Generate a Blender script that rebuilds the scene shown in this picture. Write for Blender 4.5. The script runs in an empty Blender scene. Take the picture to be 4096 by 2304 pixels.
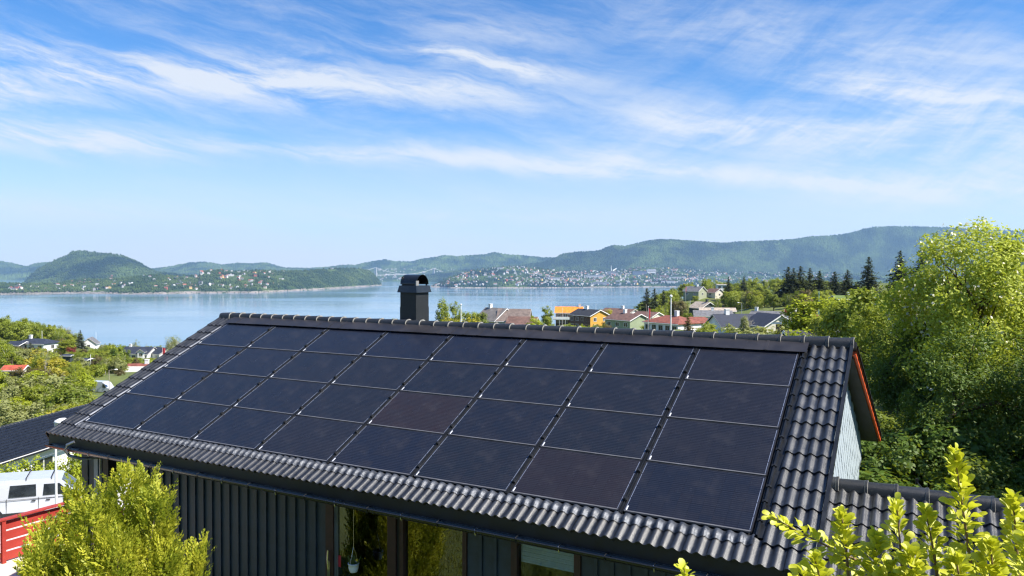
import bpy, math, random
import numpy as np
from mathutils import Matrix, Vector
R = math.radians
SC = bpy.context.scene
COL = SC.collection
# ------------------------------------------------------------------ camera
F, PITCH, ROLL, PSI, SIG = 2988.7, .0201, .0026, .5089, .4639      # focal in 4096 px units, camera pitch/roll, house yaw, roof pitch
cd = bpy.data.cameras.new('camera'); cam = bpy.data.objects.new('camera', cd); COL.objects.link(cam)
cd.sensor_width = 36.0; cd.lens = 36.0 * F / 4096.0; cd.clip_start = .05; cd.clip_end = 80000
cam.matrix_world = Matrix.Rotation(math.pi / 2 - PITCH, 4, 'X') @ Matrix.Rotation(ROLL, 4, 'Z')
SC.camera = cam
# ------------------------------------------------------------------ light, exposure
SUN_AZ, SUN_EL = R(114), R(50)           # azimuth clockwise from +Y (the viewing direction), elevation
SUNV = Vector((math.sin(SUN_AZ) * math.cos(SUN_EL), math.cos(SUN_AZ) * math.cos(SUN_EL), math.sin(SUN_EL)))
sd = bpy.data.lights.new('sun', 'SUN'); sd.energy = 5.0; sd.angle = R(.53); sd.color = (1, .94, .84)
so = bpy.data.objects.new('sun', sd); COL.objects.link(so)
so.rotation_euler = SUNV.to_track_quat('Z', 'Y').to_euler()
vs = SC.view_settings
vs.view_transform = 'Standard'; vs.look = 'None'; vs.gamma = 1; vs.exposure = 1.0; vs.use_curve_mapping = False
SC.render.engine = 'CYCLES'
cy = SC.cycles
cy.use_denoising = True; cy.pixel_filter_type = 'BLACKMAN_HARRIS'; cy.filter_width = 1.3
cy.max_bounces = 8; cy.transparent_max_bounces = 24; cy.diffuse_bounces = 3; cy.glossy_bounces = 3; cy.transmission_bounces = 6; cy.volume_bounces = 1
cy.sample_clamp_indirect = 6; cy.caustics_reflective = False; cy.caustics_refractive = False

# ------------------------------------------------------------------ node helpers
class NT:
    def __init__(s, tree): s.t = tree; s.n = tree.nodes; s.l = tree.links
    def put(s, sock, v):
        if isinstance(v, bpy.types.NodeSocket): s.l.new(v, sock)
        elif v is not None: sock.default_value = v
    def node(s, typ, ins=None, **kw):
        n = s.n.new(typ)
        for k, v in kw.items(): setattr(n, k, v)
        for k, v in (ins or {}).items(): s.put(n.inputs[k], v)
        return n
    def m(s, op, a, b=None, c=None, clamp=False):
        n = s.n.new('ShaderNodeMath'); n.operation = op; n.use_clamp = clamp
        for i, v in enumerate((a, b, c)):
            if v is not None: s.put(n.inputs[i], v)
        return n.outputs[0]
    def noise(s, vec, scale, detail=3, rough=.55, dist=0):
        return s.node('ShaderNodeTexNoise', {'Vector': vec, 'Scale': scale, 'Detail': detail, 'Roughness': rough, 'Distortion': dist}).outputs[0]
    def mix(s, fac, a, b):
        n = s.n.new('ShaderNodeMix'); n.data_type = 'RGBA'
        s.put(n.inputs[0], fac); s.put(n.inputs[6], a); s.put(n.inputs[7], b)
        return n.outputs[2]
    def sstep(s, v, a, b):
        return s.node('ShaderNodeMapRange', {'Value': v, 'From Min': a, 'From Max': b}, interpolation_type='SMOOTHSTEP').outputs[0]
    def comb(s, x, y, z): return s.node('ShaderNodeCombineXYZ', {0: x, 1: y, 2: z}).outputs[0]
def c4(c): return (c[0], c[1], c[2], 1)

# ------------------------------------------------------------------ world: clear sky with cirrus
W = bpy.data.worlds.new('World'); SC.world = W; W.use_nodes = True
nt = NT(W.node_tree); nt.n.clear()
sky = nt.node('ShaderNodeTexSky', sky_type='NISHITA', sun_disc=False, sun_elevation=SUN_EL, sun_rotation=SUN_AZ,
              altitude=100, air_density=1.0, dust_density=.1, ozone_density=2.6)
tc = nt.node('ShaderNodeTexCoord').outputs['Generated']
sp = nt.node('ShaderNodeSeparateXYZ', {0: tc})
az = nt.m('ARCTAN2', sp.outputs[0], sp.outputs[1]); el = nt.m('ARCSINE', sp.outputs[2])
def azel(x, y):
    a = math.atan((x - 1288) / 1880); return a, math.atan((687 - y) / 1880 * math.cos(a))
v2 = nt.comb(az, el, 0)
warp = nt.m('MULTIPLY', nt.m('SUBTRACT', nt.noise(v2, 1.7, 3), .5), .07)
warp2 = nt.m('MULTIPLY', nt.m('SUBTRACT', nt.noise(v2, 8, 4), .5), .03)
el_w = nt.m('ADD', nt.m('ADD', el, warp), warp2)
def filaments(tilt, sx, sy, seed, detail=7, rough=.62):
    c, s_ = math.cos(tilt), math.sin(tilt)
    p = nt.m('ADD', nt.m('MULTIPLY', az, c), nt.m('MULTIPLY', el_w, s_)); q = nt.m('SUBTRACT', nt.m('MULTIPLY', el_w, c), nt.m('MULTIPLY', az, s_))
    return nt.noise(nt.comb(nt.m('MULTIPLY', p, sx), nt.m('MULTIPLY', q, sy), seed), 1, detail, rough, .4)
fil1 = filaments(R(-7), 2.2, 13, 1.3, 6); fil2 = filaments(R(-11), 6.5, 38, 7.7, 9, .7); fil3 = filaments(R(27), 6, 24, 4.4, 9, .7)
streak = nt.m('ADD', nt.m('ADD', nt.m('MULTIPLY', fil1, .4), nt.m('MULTIPLY', fil2, .3)), nt.mix(nt.sstep(az, -.1, .3), nt.m('MULTIPLY', fil2, .3), nt.m('MULTIPLY', fil3, .3)))
tot = None
BANDS = [  # end points and width in the photograph's pixel grid, converted to directions; strength
    (-700, 60, 900, 185, 62, .75), (500, 175, 1500, 265, 42, .62), (900, 108, 1560, 222, 20, .95), (1000, 80, 1500, 110, 26, .45),
    (-600, 270, 640, 362, 34, .9), (480, 350, 1150, 405, 18, .8), (950, 392, 2900, 478, 26, .85), (1450, 290, 3000, 400, 56, .8),
    (1900, 190, 2900, 330, 46, .9), (1500, 30, 3000, 170, 60, .4), (1250, 370, 1900, 420, 36, .45), (-400, 490, 1700, 560, 34, .45),
    (1900, 470, 3200, 500, 50, .75), (-900, 150, 400, 210, 46, .5)]
for (x0, y0, x1, y1, w, amp) in BANDS:
    a0, e0 = azel(x0, y0); a1, e1 = azel(x1, y1)
    L = math.hypot(a1 - a0, e1 - e0); dx, dy = (a1 - a0) / L, (e1 - e0) / L
    da = nt.m('SUBTRACT', az, a0); de = nt.m('SUBTRACT', el_w, e0)
    p = nt.m('ADD', nt.m('MULTIPLY', da, dx), nt.m('MULTIPLY', de, dy))
    q = nt.m('DIVIDE', nt.m('SUBTRACT', nt.m('MULTIPLY', de, dx), nt.m('MULTIPLY', da, dy)), w / 1880)
    g = nt.m('POWER', 2.718, nt.m('MULTIPLY', nt.m('MULTIPLY', q, q), -1))
    e = nt.m('MULTIPLY', nt.sstep(p, -.05, .18), nt.sstep(p, L + .05, L - .2))
    b = nt.m('MULTIPLY', nt.m('MULTIPLY', g, e), amp)
    tot = b if tot is None else nt.m('ADD', tot, b)
thin = nt.m('MULTIPLY', nt.sstep(streak, .42, .74), nt.m('MULTIPLY', nt.sstep(el, .03, .2), .42))       # thin cirrus over the whole dome
body = nt.m('MULTIPLY', tot, nt.m('ADD', .05, nt.m('MULTIPLY', nt.sstep(streak, .36, .6), 1.15)))
cl = nt.m('ADD', body, thin, clamp=True)
veil = nt.m('MULTIPLY', nt.sstep(el, .24, -.02), nt.m('ADD', .68, nt.m('MULTIPLY', fil1, .5)))          # milky air low down
cl = nt.m('MULTIPLY', cl, .9)
hs = nt.node('ShaderNodeHueSaturation', {'Hue': .502, 'Saturation': 1.22, 'Value': 1.0, 'Color': sky.outputs[0]}).outputs[0]
tint = nt.node('ShaderNodeMix', {0: 1.0, 6: hs, 7: (.44, .69, .87, 1)}, data_type='RGBA', blend_type='MULTIPLY').outputs[2]
skyc = nt.mix(cl, nt.mix(veil, tint, (4.25, 4.3, 4.4, 1)), (4.35, 4.5, 4.7, 1))
bg = nt.node('ShaderNodeBackground', {'Color': skyc, 'Strength': .1})
nt.l.new(bg.outputs[0], nt.node('ShaderNodeOutputWorld').inputs[0])

# ------------------------------------------------------------------ picture <-> place (for measuring positions)
cp, sp_, cr, sr = math.cos(PITCH), math.sin(PITCH), math.cos(ROLL), math.sin(ROLL)
FW = np.array([0, cp, -sp_]); UP0 = np.array([0, sp_, cp]); RT0 = np.array([1., 0, 0])
RT = RT0 * cr + UP0 * sr; UP = UP0 * cr - RT0 * sr
def ray(x, y): return FW + RT * ((x - 2048) / F) - UP * ((y - 1152) / F)
def at(x, y, Y):
    r = ray(x, y); return r * (Y / r[1])
SEA = -100.0
def on_sea(x, y):
    r = ray(x, y); return r * (SEA / r[2])
O = np.array([-7.3571, 19.3535, -1.3141]); PU, PV = 1.75, 1.0663
HM = Matrix.Translation(Vector(O)) @ Matrix.Rotation(-PSI, 4, 'Z')      # house frame: x along the ridge, y away from the viewer, z up
CA, SA, TA = math.cos(SIG), math.sin(SIG), math.tan(SIG)

# ------------------------------------------------------------------ mesh helpers
class MB:
    def __init__(s): s.v = []; s.f = []; s.m = []; s.s = []
    def add(s, vs_, fs, mat=0, smooth=False):
        k = len(s.v); s.v.extend([tuple(map(float, p)) for p in vs_])
        for f in fs: s.f.append(tuple(i + k for i in f)); s.m.append(mat); s.s.append(smooth)
        return s
    def hexa(s, P, mat=0):
        return s.add(P, [(0, 3, 2, 1), (4, 5, 6, 7), (0, 1, 5, 4), (1, 2, 6, 5), (2, 3, 7, 6), (3, 0, 4, 7)], mat)
    def box(s, x0, x1, y0, y1, z0, z1, mat=0):
        return s.hexa([(x0, y0, z0), (x1, y0, z0), (x1, y1, z0), (x0, y1, z0), (x0, y0, z1), (x1, y0, z1), (x1, y1, z1), (x0, y1, z1)], mat)
    def extr(s, poly, axis, a, b, mat=0):
        n = len(poly)
        def P(p, t): return (t, p[0], p[1]) if axis == 'x' else (p[0], t, p[1]) if axis == 'y' else (p[0], p[1], t)
        vs_ = [P(p, a) for p in poly] + [P(p, b) for p in poly]
        fs = [tuple(range(n))[::-1], tuple(range(n, 2 * n))] + [(i, (i + 1) % n, n + (i + 1) % n, n + i) for i in range(n)]
        return s.add(vs_, fs, mat)
    def tube(s, pts, rad, n=8, mat=0, caps=True, smooth=True):
        pts = [Vector(p) for p in pts]; rad = rad if hasattr(rad, '__len__') else [rad] * len(pts)
        vs_ = []; up = Vector((.13, .22, .97))
        for i, p in enumerate(pts):
            d = (pts[min(i + 1, len(pts) - 1)] - pts[max(i - 1, 0)]).normalized()
            u = d.cross(up);
            if u.length < 1e-3: u = d.cross(Vector((1, 0, 0)))
            u.normalize(); w = d.cross(u)
            for k in range(n):
                a = 2 * math.pi * k / n; vs_.append(p + (u * math.cos(a) + w * math.sin(a)) * rad[i])
        fs = []
        for i in range(len(pts) - 1):
            for k in range(n): fs.append((i * n + k, i * n + (k + 1) % n, (i + 1) * n + (k + 1) % n, (i + 1) * n + k))
        s.add(vs_, fs, mat, smooth)
        if caps:
            b = (len(pts) - 1) * n
            s.add([vs_[k] for k in range(n)], [tuple(range(n))[::-1]], mat); s.add([vs_[b + k] for k in range(n)], [tuple(range(n))], mat)
        return s
    def lathe(s, prof, n=16, mat=0, c=(0, 0, 0)):
        vs_ = []
        for (r, z) in prof:
            for k in range(n): a = 2 * math.pi * k / n; vs_.append((c[0] + r * math.cos(a), c[1] + r * math.sin(a), c[2] + z))
        fs = [(i * n + k, i * n + (k + 1) % n, (i + 1) * n + (k + 1) % n, (i + 1) * n + k) for i in range(len(prof) - 1) for k in range(n)]
        return s.add(vs_, fs, mat, True)
    def mesh(s, name, mats):
        me = bpy.data.meshes.new(name); me.from_pydata(s.v, [], s.f)
        for m in (mats if isinstance(mats, (list, tuple)) else [mats]): me.materials.append(m)
        me.polygons.foreach_set('material_index', s.m); me.polygons.foreach_set('use_smooth', s.s)
        me.update(); return me
    def obj(s, name, mats, parent=None, **kw): return new(name, s.mesh(name, mats), parent, **kw)
def tag(o, label=None, cat=None, group=None, kind=None):
    for k, v in (('label', label), ('category', cat), ('group', group), ('kind', kind)):
        if v: o[k] = v
    return o
def new(name, data, parent=None, loc=None, rot=None, scale=None, mw=None, label=None, cat=None, group=None, kind=None, mat=None):
    o = bpy.data.objects.new(name, data); COL.objects.link(o)
    if parent: o.parent = parent
    if mw is not None: o.matrix_world = mw
    if loc is not None: o.location = Vector([float(c) for c in loc])
    if rot is not None: o.rotation_euler = rot
    if scale is not None: o.scale = (scale,) * 3 if isinstance(scale, (int, float)) else scale
    if mat: o.material_slots[0].link = 'OBJECT'; o.material_slots[0].material = mat
    return tag(o, label, cat, group, kind)
def mesh_np(name, V, Fc, mats, smooth=False, mi=None):
    V = np.asarray(V, np.float32); Fc = np.asarray(Fc, np.int32); me = bpy.data.meshes.new(name)
    me.vertices.add(len(V)); me.vertices.foreach_set('co', V.ravel())
    k = Fc.shape[1]; me.loops.add(Fc.size); me.loops.foreach_set('vertex_index', Fc.ravel())
    me.polygons.add(len(Fc)); me.polygons.foreach_set('loop_start', np.arange(0, Fc.size, k, dtype=np.int32))
    try: me.polygons.foreach_set('loop_total', np.full(len(Fc), k, np.int32))
    except Exception: pass
    for m in (mats if isinstance(mats, (list, tuple)) else [mats]): me.materials.append(m)
    if mi is not None: me.polygons.foreach_set('material_index', np.asarray(mi, np.int32))
    me.polygons.foreach_set('use_smooth', np.full(len(Fc), smooth, bool)); me.update(calc_edges=True); return me
def hash2(i, j, seed):
    n = (i.astype(np.int64) * 374761393 + j.astype(np.int64) * 668265263 + seed * 1442695041) & 0x7fffffff
    n = ((n ^ (n >> 13)) * 1274126177) & 0x7fffffff
    return ((n ^ (n >> 16)) & 0xffff) / 65535.0
def vnoise(x, y, seed=0):
    xi = np.floor(x).astype(np.int64); yi = np.floor(y).astype(np.int64); fx = x - xi; fy = y - yi
    fx = fx * fx * (3 - 2 * fx); fy = fy * fy * (3 - 2 * fy)
    a = hash2(xi, yi, seed); b = hash2(xi + 1, yi, seed); c = hash2(xi, yi + 1, seed); d = hash2(xi + 1, yi + 1, seed)
    return (a + (b - a) * fx) * (1 - fy) + (c + (d - c) * fx) * fy
def fbm(x, y, seed=0, o=5):
    s = 0; a = .5
    for k in range(o): s = s + a * (vnoise(x * 2 ** k, y * 2 ** k, seed + k) - .5); a *= .5
    return s

# ------------------------------------------------------------------ materials
MATS = {}
def pm(name, col, rough=.6, metal=0., var=.15, vscale=3., bump=0., bscale=30., spec=.5, col2=None, coat=0., detail=4, obj=0., spots=0.):
    """Principled surface whose colour wanders with noise in object space."""
    if name in MATS: return MATS[name]
    m = bpy.data.materials.new(name); m.use_nodes = True; t = NT(m.node_tree); b = t.n['Principled BSDF']
    vec = t.node('ShaderNodeTexCoord').outputs['Object']
    f = t.noise(vec, vscale, detail, .6)
    f = t.sstep(f, .3, .7)
    lo = tuple(c * (1 - var) for c in col); hi = col2 if col2 else tuple(min(1, c * (1 + var)) for c in col)
    cc = t.mix(f, c4(lo), c4(hi))
    if obj: cc = t.node('ShaderNodeMix', {0: 1.0, 6: cc, 7: t.node('ShaderNodeCombineColor', {i_: t.m('ADD', 1 - obj, t.m('MULTIPLY', t.node('ShaderNodeObjectInfo').outputs['Random'], 2 * obj)) for i_ in range(3)}).outputs[0]}, data_type='RGBA', blend_type='MULTIPLY').outputs[2]
    if spots: cc = t.mix(t.m('MULTIPLY', t.sstep(t.noise(t.node('ShaderNodeNewGeometry').outputs['Position'], 26, 3, .65), .6, .72), spots), cc, (.12, .12, .1, 1))
    t.put(b.inputs['Base Color'], cc)
    t.put(b.inputs['Roughness'], t.m('ADD', rough - .05, t.m('MULTIPLY', f, .1))); b.inputs['Metallic'].default_value = metal
    b.inputs['Specular IOR Level'].default_value = spec; b.inputs['Coat Weight'].default_value = coat; b.inputs['Coat Roughness'].default_value = .15
    if bump:
        bn = t.node('ShaderNodeBump', {'Strength': bump, 'Distance': .01, 'Height': t.noise(vec, bscale, 3, .6)})
        t.put(b.inputs['Normal'], bn.outputs[0])
    MATS[name] = m; return m
def leafmat(name, col, col2, trans=.42, vscale=.6, obvar=.35, gloss=.03):
    """Leaves: diffuse + translucent, hue wandering over the crown and from plant to plant."""
    if name in MATS: return MATS[name]
    m = bpy.data.materials.new(name); m.use_nodes = True; t = NT(m.node_tree); t.n.clear()
    vec = t.node('ShaderNodeTexCoord').outputs['Object']; oi = t.node('ShaderNodeObjectInfo')
    f = t.sstep(t.noise(vec, vscale, 4, .7), .3, .7)
    f2 = t.m('ADD', t.m('MULTIPLY', f, 1 - obvar), t.m('MULTIPLY', oi.outputs['Random'], obvar))
    c = t.mix(f2, c4(col), c4(col2))
    d = t.node('ShaderNodeBsdfDiffuse', {'Color': c}); tr = t.node('ShaderNodeBsdfTranslucent', {'Color': t.mix(.35, c, (.5, .55, .04, 1))})
    g = t.node('ShaderNodeBsdfGlossy', {'Color': (.9, .95, .8, 1), 'Roughness': .55})
    a = t.node('ShaderNodeMixShader', {0: trans, 1: d.outputs[0], 2: tr.outputs[0]}); a = t.node('ShaderNodeMixShader', {0: gloss, 1: a.outputs[0], 2: g.outputs[0]})
    t.l.new(a.outputs[0], t.node('ShaderNodeOutputMaterial').inputs[0]); MATS[name] = m; return m
def glassmat(name, tint=(.6, .66, .66), ior=2.4):
    m = bpy.data.materials.new(name); m.use_nodes = True; t = NT(m.node_tree); t.n.clear()
    fr = t.node('ShaderNodeFresnel', {'IOR': ior}).outputs[0]
    g = t.node('ShaderNodeBsdfGlossy', {'Color': (.95, .97, 1, 1), 'Roughness': .01}); tr = t.node('ShaderNodeBsdfTransparent', {'Color': c4(tint)})
    a = t.node('ShaderNodeMixShader', {0: fr, 1: tr.outputs[0], 2: g.outputs[0]}); t.l.new(a.outputs[0], t.node('ShaderNodeOutputMaterial').inputs[0])
    MATS[name] = m; return m
M_tile = pm('concrete_tile_black', (.014, .0155, .02), (.36), var=.35, vscale=6, bump=.25, bscale=220, spec=.9, coat=.0, obj=.35, spots=.35)
M_cap = pm('ridge_cap_black', (.016, .018, .022), .48, var=.3, vscale=7, bump=.4, bscale=200, obj=.3, spots=.3)
M_black = pm('black_paint', (.008, .009, .011), .5, var=.3, vscale=6, bump=.1)
M_soff = pm('soffit_dark', (.012, .012, .013), .7, var=.3)
M_flash = pm('flashing_brown_black', (.022, .02, .022), .42, var=.3, vscale=2, spec=.5)
M_lead = pm('wave_flashing_grey', (.06, .066, .08), .42, metal=.45, var=.35, vscale=14, bump=.6, bscale=50)
M_alu = pm('black_aluminium', (.02, .022, .026), .33, metal=.4, var=.2, vscale=5)
M_frame = pm('panel_frame', (.045, .045, .052), .34, metal=.6, var=.2, vscale=3)
M_rib = pm('tinned_ribbon', (.36, .4, .5), .35, metal=.6, var=.15)
M_bright = pm('bare_aluminium', (.5, .5, .5), .4, metal=.6, var=.25, vscale=4)
M_clad = pm('cladding_blue_black', (.024, .038, .054), .5, var=.35, vscale=2.5, bump=.25, bscale=40)
M_brown = pm('frame_brown', (.04, .014, .011), .55, var=.3, vscale=8)
M_orange = pm('barge_orange', (.62, .085, .02), .55, var=.12)
M_slate = pm('slate_pale', (.34, .4, .44), .6, var=.16, vscale=1.7, bump=.2, bscale=40)
M_white = pm('white_paint', (.74, .75, .76), .5, var=.06)
M_offw = pm('cream_paint', (.68, .65, .56), .6, var=.08)
M_bark = pm('bark', (.09, .07, .05), .9, var=.4, vscale=6, bump=.5, bscale=20)
M_birch = pm('bark_pale', (.5, .48, .42), .8, var=.35, vscale=5)
M_glass = glassmat('window_glass')
M_glass3 = glassmat('window_glass_clear', (.85, .9, .9), 1.5)
M_dgl = pm('dark_pane', (.02, .025, .03), .08, var=.3, spec=.9)
M_chrome = pm('chrome', (.7, .7, .72), .15, metal=1, var=.05)
M_red = pm('fence_red', (.33, .035, .024), .55, var=.14, vscale=4, bump=.2, bscale=60)
M_conc = pm('driveway_concrete', (.56, .54, .5), .8, var=.1, vscale=.6, bump=.2, bscale=15)
def foundation(): return pm('foundation_grey', (.36, .36, .35), .85, var=.12)

# ------------------------------------------------------------------ ground
CTRL = [(-8, 6, -6.6), (0, 0, -6.3), (6, 4, -6.2), (8, 10, -6.2), (0, 14, -6.4), (-8, 16, -6.7), (-6, 24, -7.2), (4, 24, -6.6), (-14, 18, -8.6), (-15, 22, -8.8), (-12, 10, -8.0), (-11.5, 16, -8.5), (-13, 14, -8.5), (-17, 15, -8.8),
        (-20, 12, -8.9), (0, -15, -5.6), (-15, -15, -6.5), (15, -12, -4.2), (-60, -60, -6), (60, -60, 12), (0, -120, 6), (-300, -200, 0), (300, -200, 40), (0, -390, 45), (-850, -390, -20), (850, -390, 60),
        (11, 17, -5.2), (16, 22, -4.2), (22, 26, -1.5), (30, 20, 1.5), (26, 10, -.4), (22, 2, -2), (40, 40, 2), (14, 30, -5), (9, 22, -5.6), (60, 70, 2), (90, 130, 0),
        (-18, 30, -11.0), (-24, 32, -11.6), (-21, 36, -11.7), (-26, 46, -12.8), (-18, 46, -12.4), (-36, 56, -15.6), (-40, 60, -16.2), (-30, 66, -16.4), (-50, 50, -15.5), (-46, 90, -17.6),
        (-70, 100, -17.2), (-95, 140, -19.6), (-70, 150, -20.5), (-130, 200, -24), (-90, 200, -25), (-190, 280, -27.2), (-240, 340, -31), (-200, 350, -31.5), (-300, 330, -28), (-160, 330, -37),
        (-260, 420, -46), (-200, 480, -62), (-150, 420, -44), (-60, 300, -38), (0, 120, -11.5), (0, 60, -9.5), (40, 60, -9), (20, 100, -10.5), (-30, 120, -15), (-40, 200, -24), (0, 260, -19), (-20, 400, -45), (60, 400, -38),
        (150, 400, -26), (60, 230, -15), (40, 180, -13.5), (36, 110, -9.3), (32, 75, -7.6), (45, 90, -6.5), (80, 160, -9.5), (100, 220, -10.5), (95, 300, -14), (75, 400, -26), (95, 430, -17), (125, 500, -12.5), (190, 500, -12),
        (195, 400, -8.5), (165, 300, -5), (120, 250, -6.5), (300, 400, 4), (300, 550, -8), (160, 640, -40), (300, 800, -60), (60, 600, -85), (-60, 620, -92), (-200, 640, -95), (-350, 480, -55), (-420, 620, -98), (-600, 500, -80),
        (0, 760, -106), (-300, 800, -108), (150, 900, -106), (400, 1050, -108), (600, 800, -60), (850, 1000, -80), (-600, 800, -108), (-850, 600, -106), (-850, 1200, -110), (0, 1200, -112), (850, 1230, -112), (850, 500, 0), (-850, 300, -70), (-600, 100, -30), (600, 200, 30)]
HOUSES = []          # filled below, every house presses its plot into the ground
def solve_ground():
    global GP, GW, GC
    GP = np.array([(a, b) for a, b, c in CTRL], float); z = np.array([c for a, b, c in CTRL], float)
    D = np.linalg.norm(GP[:, None] - GP[None], axis=2); n = len(z)
    A = np.zeros((n + 1, n + 1)); A[:n, :n] = -D - .4 * np.eye(n); A[:n, n] = 1; A[n, :n] = 1
    w = np.linalg.solve(A, np.append(z, 0)); GW, GC = w[:n], w[n]
def tz(x, y):
    x = np.asarray(x, float); y = np.asarray(y, float); s = np.full(x.shape, GC)
    for (a, b), w in zip(GP, GW): s = s - w * np.hypot(x - a, y - b)
    return s
def gpos(px, d, dz=0):
    x = (px - 2048) / F * d; return np.array([x, d, float(tz(x, d)) + dz])

# ================================================================== MAIN HOUSE
def rp(s, t, h=0): return (s, -t * CA - h * SA, -t * SA + h * CA)      # point on the near roof slope
S0, S1 = -.615, 14.72; TE, CP = 4.767, .3535
YA, ZA = .38 * CA, .38 * SA                                            # ridge
house = new('dark_house', None, mw=HM, label='dark clad house whose black tiled roof carries the solar panels', cat='house')
b = MB()
def slab(mb, P0, P1, P2, P3, th, mat=0):
    a = [Vector(p) for p in (P0, P1, P2, P3)]; n = (a[1] - a[0]).cross(a[3] - a[0]).normalized() * th
    mb.hexa([p - n for p in a] + a, mat)
slab(b, rp(S0 + .03, TE - .03, -.06), rp(S1 - .02, TE - .03, -.06), rp(S1 - .02, -.36, -.06), rp(S0 + .03, -.36, -.06), .05)
LF = 5.55
def fp(s, L, h=0): return (s, YA + L * CA + h * SA, ZA - L * SA + h * CA)          # point on the far roof slope
slab(b, fp(S0, .03, -.05), fp(S1, .03, -.05), fp(S1 + .17, LF, -.05), fp(S0, LF, -.05), .05)
roof = b.obj('roof', M_soff, house)
# roof tiles: two rolls each, lapped in courses
TW = (S1 - S0) / 51
def tile_mesh(name, tw, ln, lift=.03, amp=.026, mat=M_tile, n=12):
    b = MB(); top = []
    for j, y in enumerate((0, ln)):
        for i in range(n + 1):
            x = tw * i / n; ph = 2 * math.pi * (i / n * 2 - .3)
            c = math.cos(ph); z = amp * (1 + (c if c > 0 else c * .8)) + (lift * (1 - y / ln))
            top.append((x + .0015 * (1 - 2 * i / n), y, z))
    b.add(top, [(i, i + 1, n + 2 + i, n + 1 + i) for i in range(n)], 0, True)
    lo = [(x, y, z - .02) for x, y, z in top[:n + 1]]
    b.add(top[:n + 1] + lo, [(n + 1 + i, n + 2 + i, i + 1, i) for i in range(n)], 0, False)
    for k in (0, n):
        p = [top[k], top[n + 1 + k]]; q = [(a, bb, c - .045) for a, bb, c in p]
        b.add([p[0], p[1], q[1], q[0]], [(0, 1, 2, 3) if k == 0 else (3, 2, 1, 0)], 0)
    return b.mesh(name, mat)
tile_me = tile_mesh('roof_tile', TW, .43)
rnd = random.Random(5)
def put_tile(me, s, t, parent, rot=SIG, h=-.04):
    o = new('roof_tile', me, parent, loc=Vector(rp(s, t, h)) + Vector((rnd.uniform(-.002, .002), 0, rnd.uniform(-.002, .002))), rot=(rot + rnd.uniform(-.004, .004), rnd.uniform(-.004, .004), rnd.uniform(-.004, .004)))
    return o
ks = [TE - CP * k for k in range(14)]
for k, t in enumerate(ks):
    cols = range(51) if k < 1 else [0, 1, 49, 50]
    for i in cols: put_tile(tile_me, S0 + TW * i, t, roof)
# ridge caps
def cap_mesh(name, ln, r=.13):
    b = MB(); n = 10; pr = []
    for i in range(n + 1):
        a = math.pi * (i / n); pr.append((-math.cos(a) * r, math.sin(a) ** .8 * r * .86))
    pr = [(-r * 1.06, -.045)] + pr + [(r * 1.06, -.045)]
    rows = [(0, .9), (ln * .955, 1.0), (ln * .975, 1.07), (ln + .025, 1.09)]
    vs_ = [(x, p[0] * k, p[1] * k) for x, k in rows for p in pr]; m = len(pr)
    b.add(vs_[:2 * m], [(i, i + 1, m + i + 1, m + i) for i in range(m - 1)], 0, True)
    b.add(vs_[2 * m:], [(i, i + 1, m + i + 1, m + i) for i in range(m - 1)], 0, True)
    b.add(vs_[m:3 * m], [(i, i + 1, m + i + 1, m + i) for i in range(m - 1)], 1, False)
    inner = [(ln + .03, p[0] * .95, p[1] * .93 - .012) for p in pr]
    b.add(vs_[3 * m:] + inner, [(i, i + 1, m + i + 1, m + i) for i in range(m - 1)], 1, False)
    b.add([vs_[3 * m + i] for i in range(m)], [tuple(range(m))], 0)
    return b.mesh(name, [M_cap, M_capedge])
M_capedge = pm('ridge_cap_lit_lip', (.2, .195, .18), .6, var=.5, vscale=12)  # pale lip: sunlight on the cap ends put into the colour
cap_me = cap_mesh('ridge_cap', .3835)
for i in range(40):
    new('ridge_cap', cap_me, roof, loc=(S0 + .0 + .3842 * i, YA, ZA - .035 + rnd.uniform(-.004, .004)), rot=(rnd.uniform(-.012, .012), rnd.uniform(-.008, .008) - .012, rnd.uniform(-.008, .008)))
MB().box(S0, S1, YA - .16, YA + .16, ZA - .14, ZA - .09).obj('ridge_batten', M_soff, roof)
# flashing above the panels
xs = [-.02, 1.02, 3.1, 4.15, 6.22, 8.1, 9.35, 11.45, 13.05, 14.06]
for i in range(len(xs) - 1):
    b = MB(); slab(b, rp(xs[i], .07, .048 + .004 * (i % 2)), rp(xs[i + 1] + .03, .07, .048 + .004 * (i % 2)), rp(xs[i + 1] + .03, -.28, .034 + .004 * (i % 2)), rp(xs[i], -.28, .034 + .004 * (i % 2)), .004)
    for k in range(1, int((xs[i + 1] - xs[i]) / .35)):
        x = xs[i] + k * .35; slab(b, rp(x, .066, .054), rp(x + .05, .066, .054), rp(x + .05, -.27, .041), rp(x, -.27, .041), .006)
    b.obj('flashing_sheet', M_flash, roof)
# wave-formed flashing under the panels
nx = 51 * 24 - 60; V = []; Fq = []
xs = np.linspace(-.02, 14.02, nx); rws = [(4.276, -.03), (4.315, -.008), (4.365, -.002), (4.412, .004), (4.442, -.01), (4.472, -.017)]
ph = 2 * np.pi * (((xs - S0) / TW) * 2 - .3); cph = np.cos(ph); wave = .026 * (1 + np.where(cph > 0, cph, cph * .8))
rr = np.random.RandomState(3)
for j, (t, h) in enumerate(rws):
    jit = (vnoise(xs * 30, xs * 0 + j * 3.7, 4) - .5) * (.008 if 0 < j < 4 else .003)
    base = h + wave * (.6 if j == 0 else 1)
    tt = t + .008 * np.cos(ph + 1.2) * (j == 5)
    for i in range(nx): V.append(rp(xs[i], tt[i] if hasattr(tt, '__len__') else tt, base[i] + jit[i]))
Fq = [(j * nx + i, j * nx + i + 1, (j + 1) * nx + i + 1, (j + 1) * nx + i) for j in range(len(rws) - 1) for i in range(nx - 1)]
Fq = [f[::-1] for f in Fq]
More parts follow.
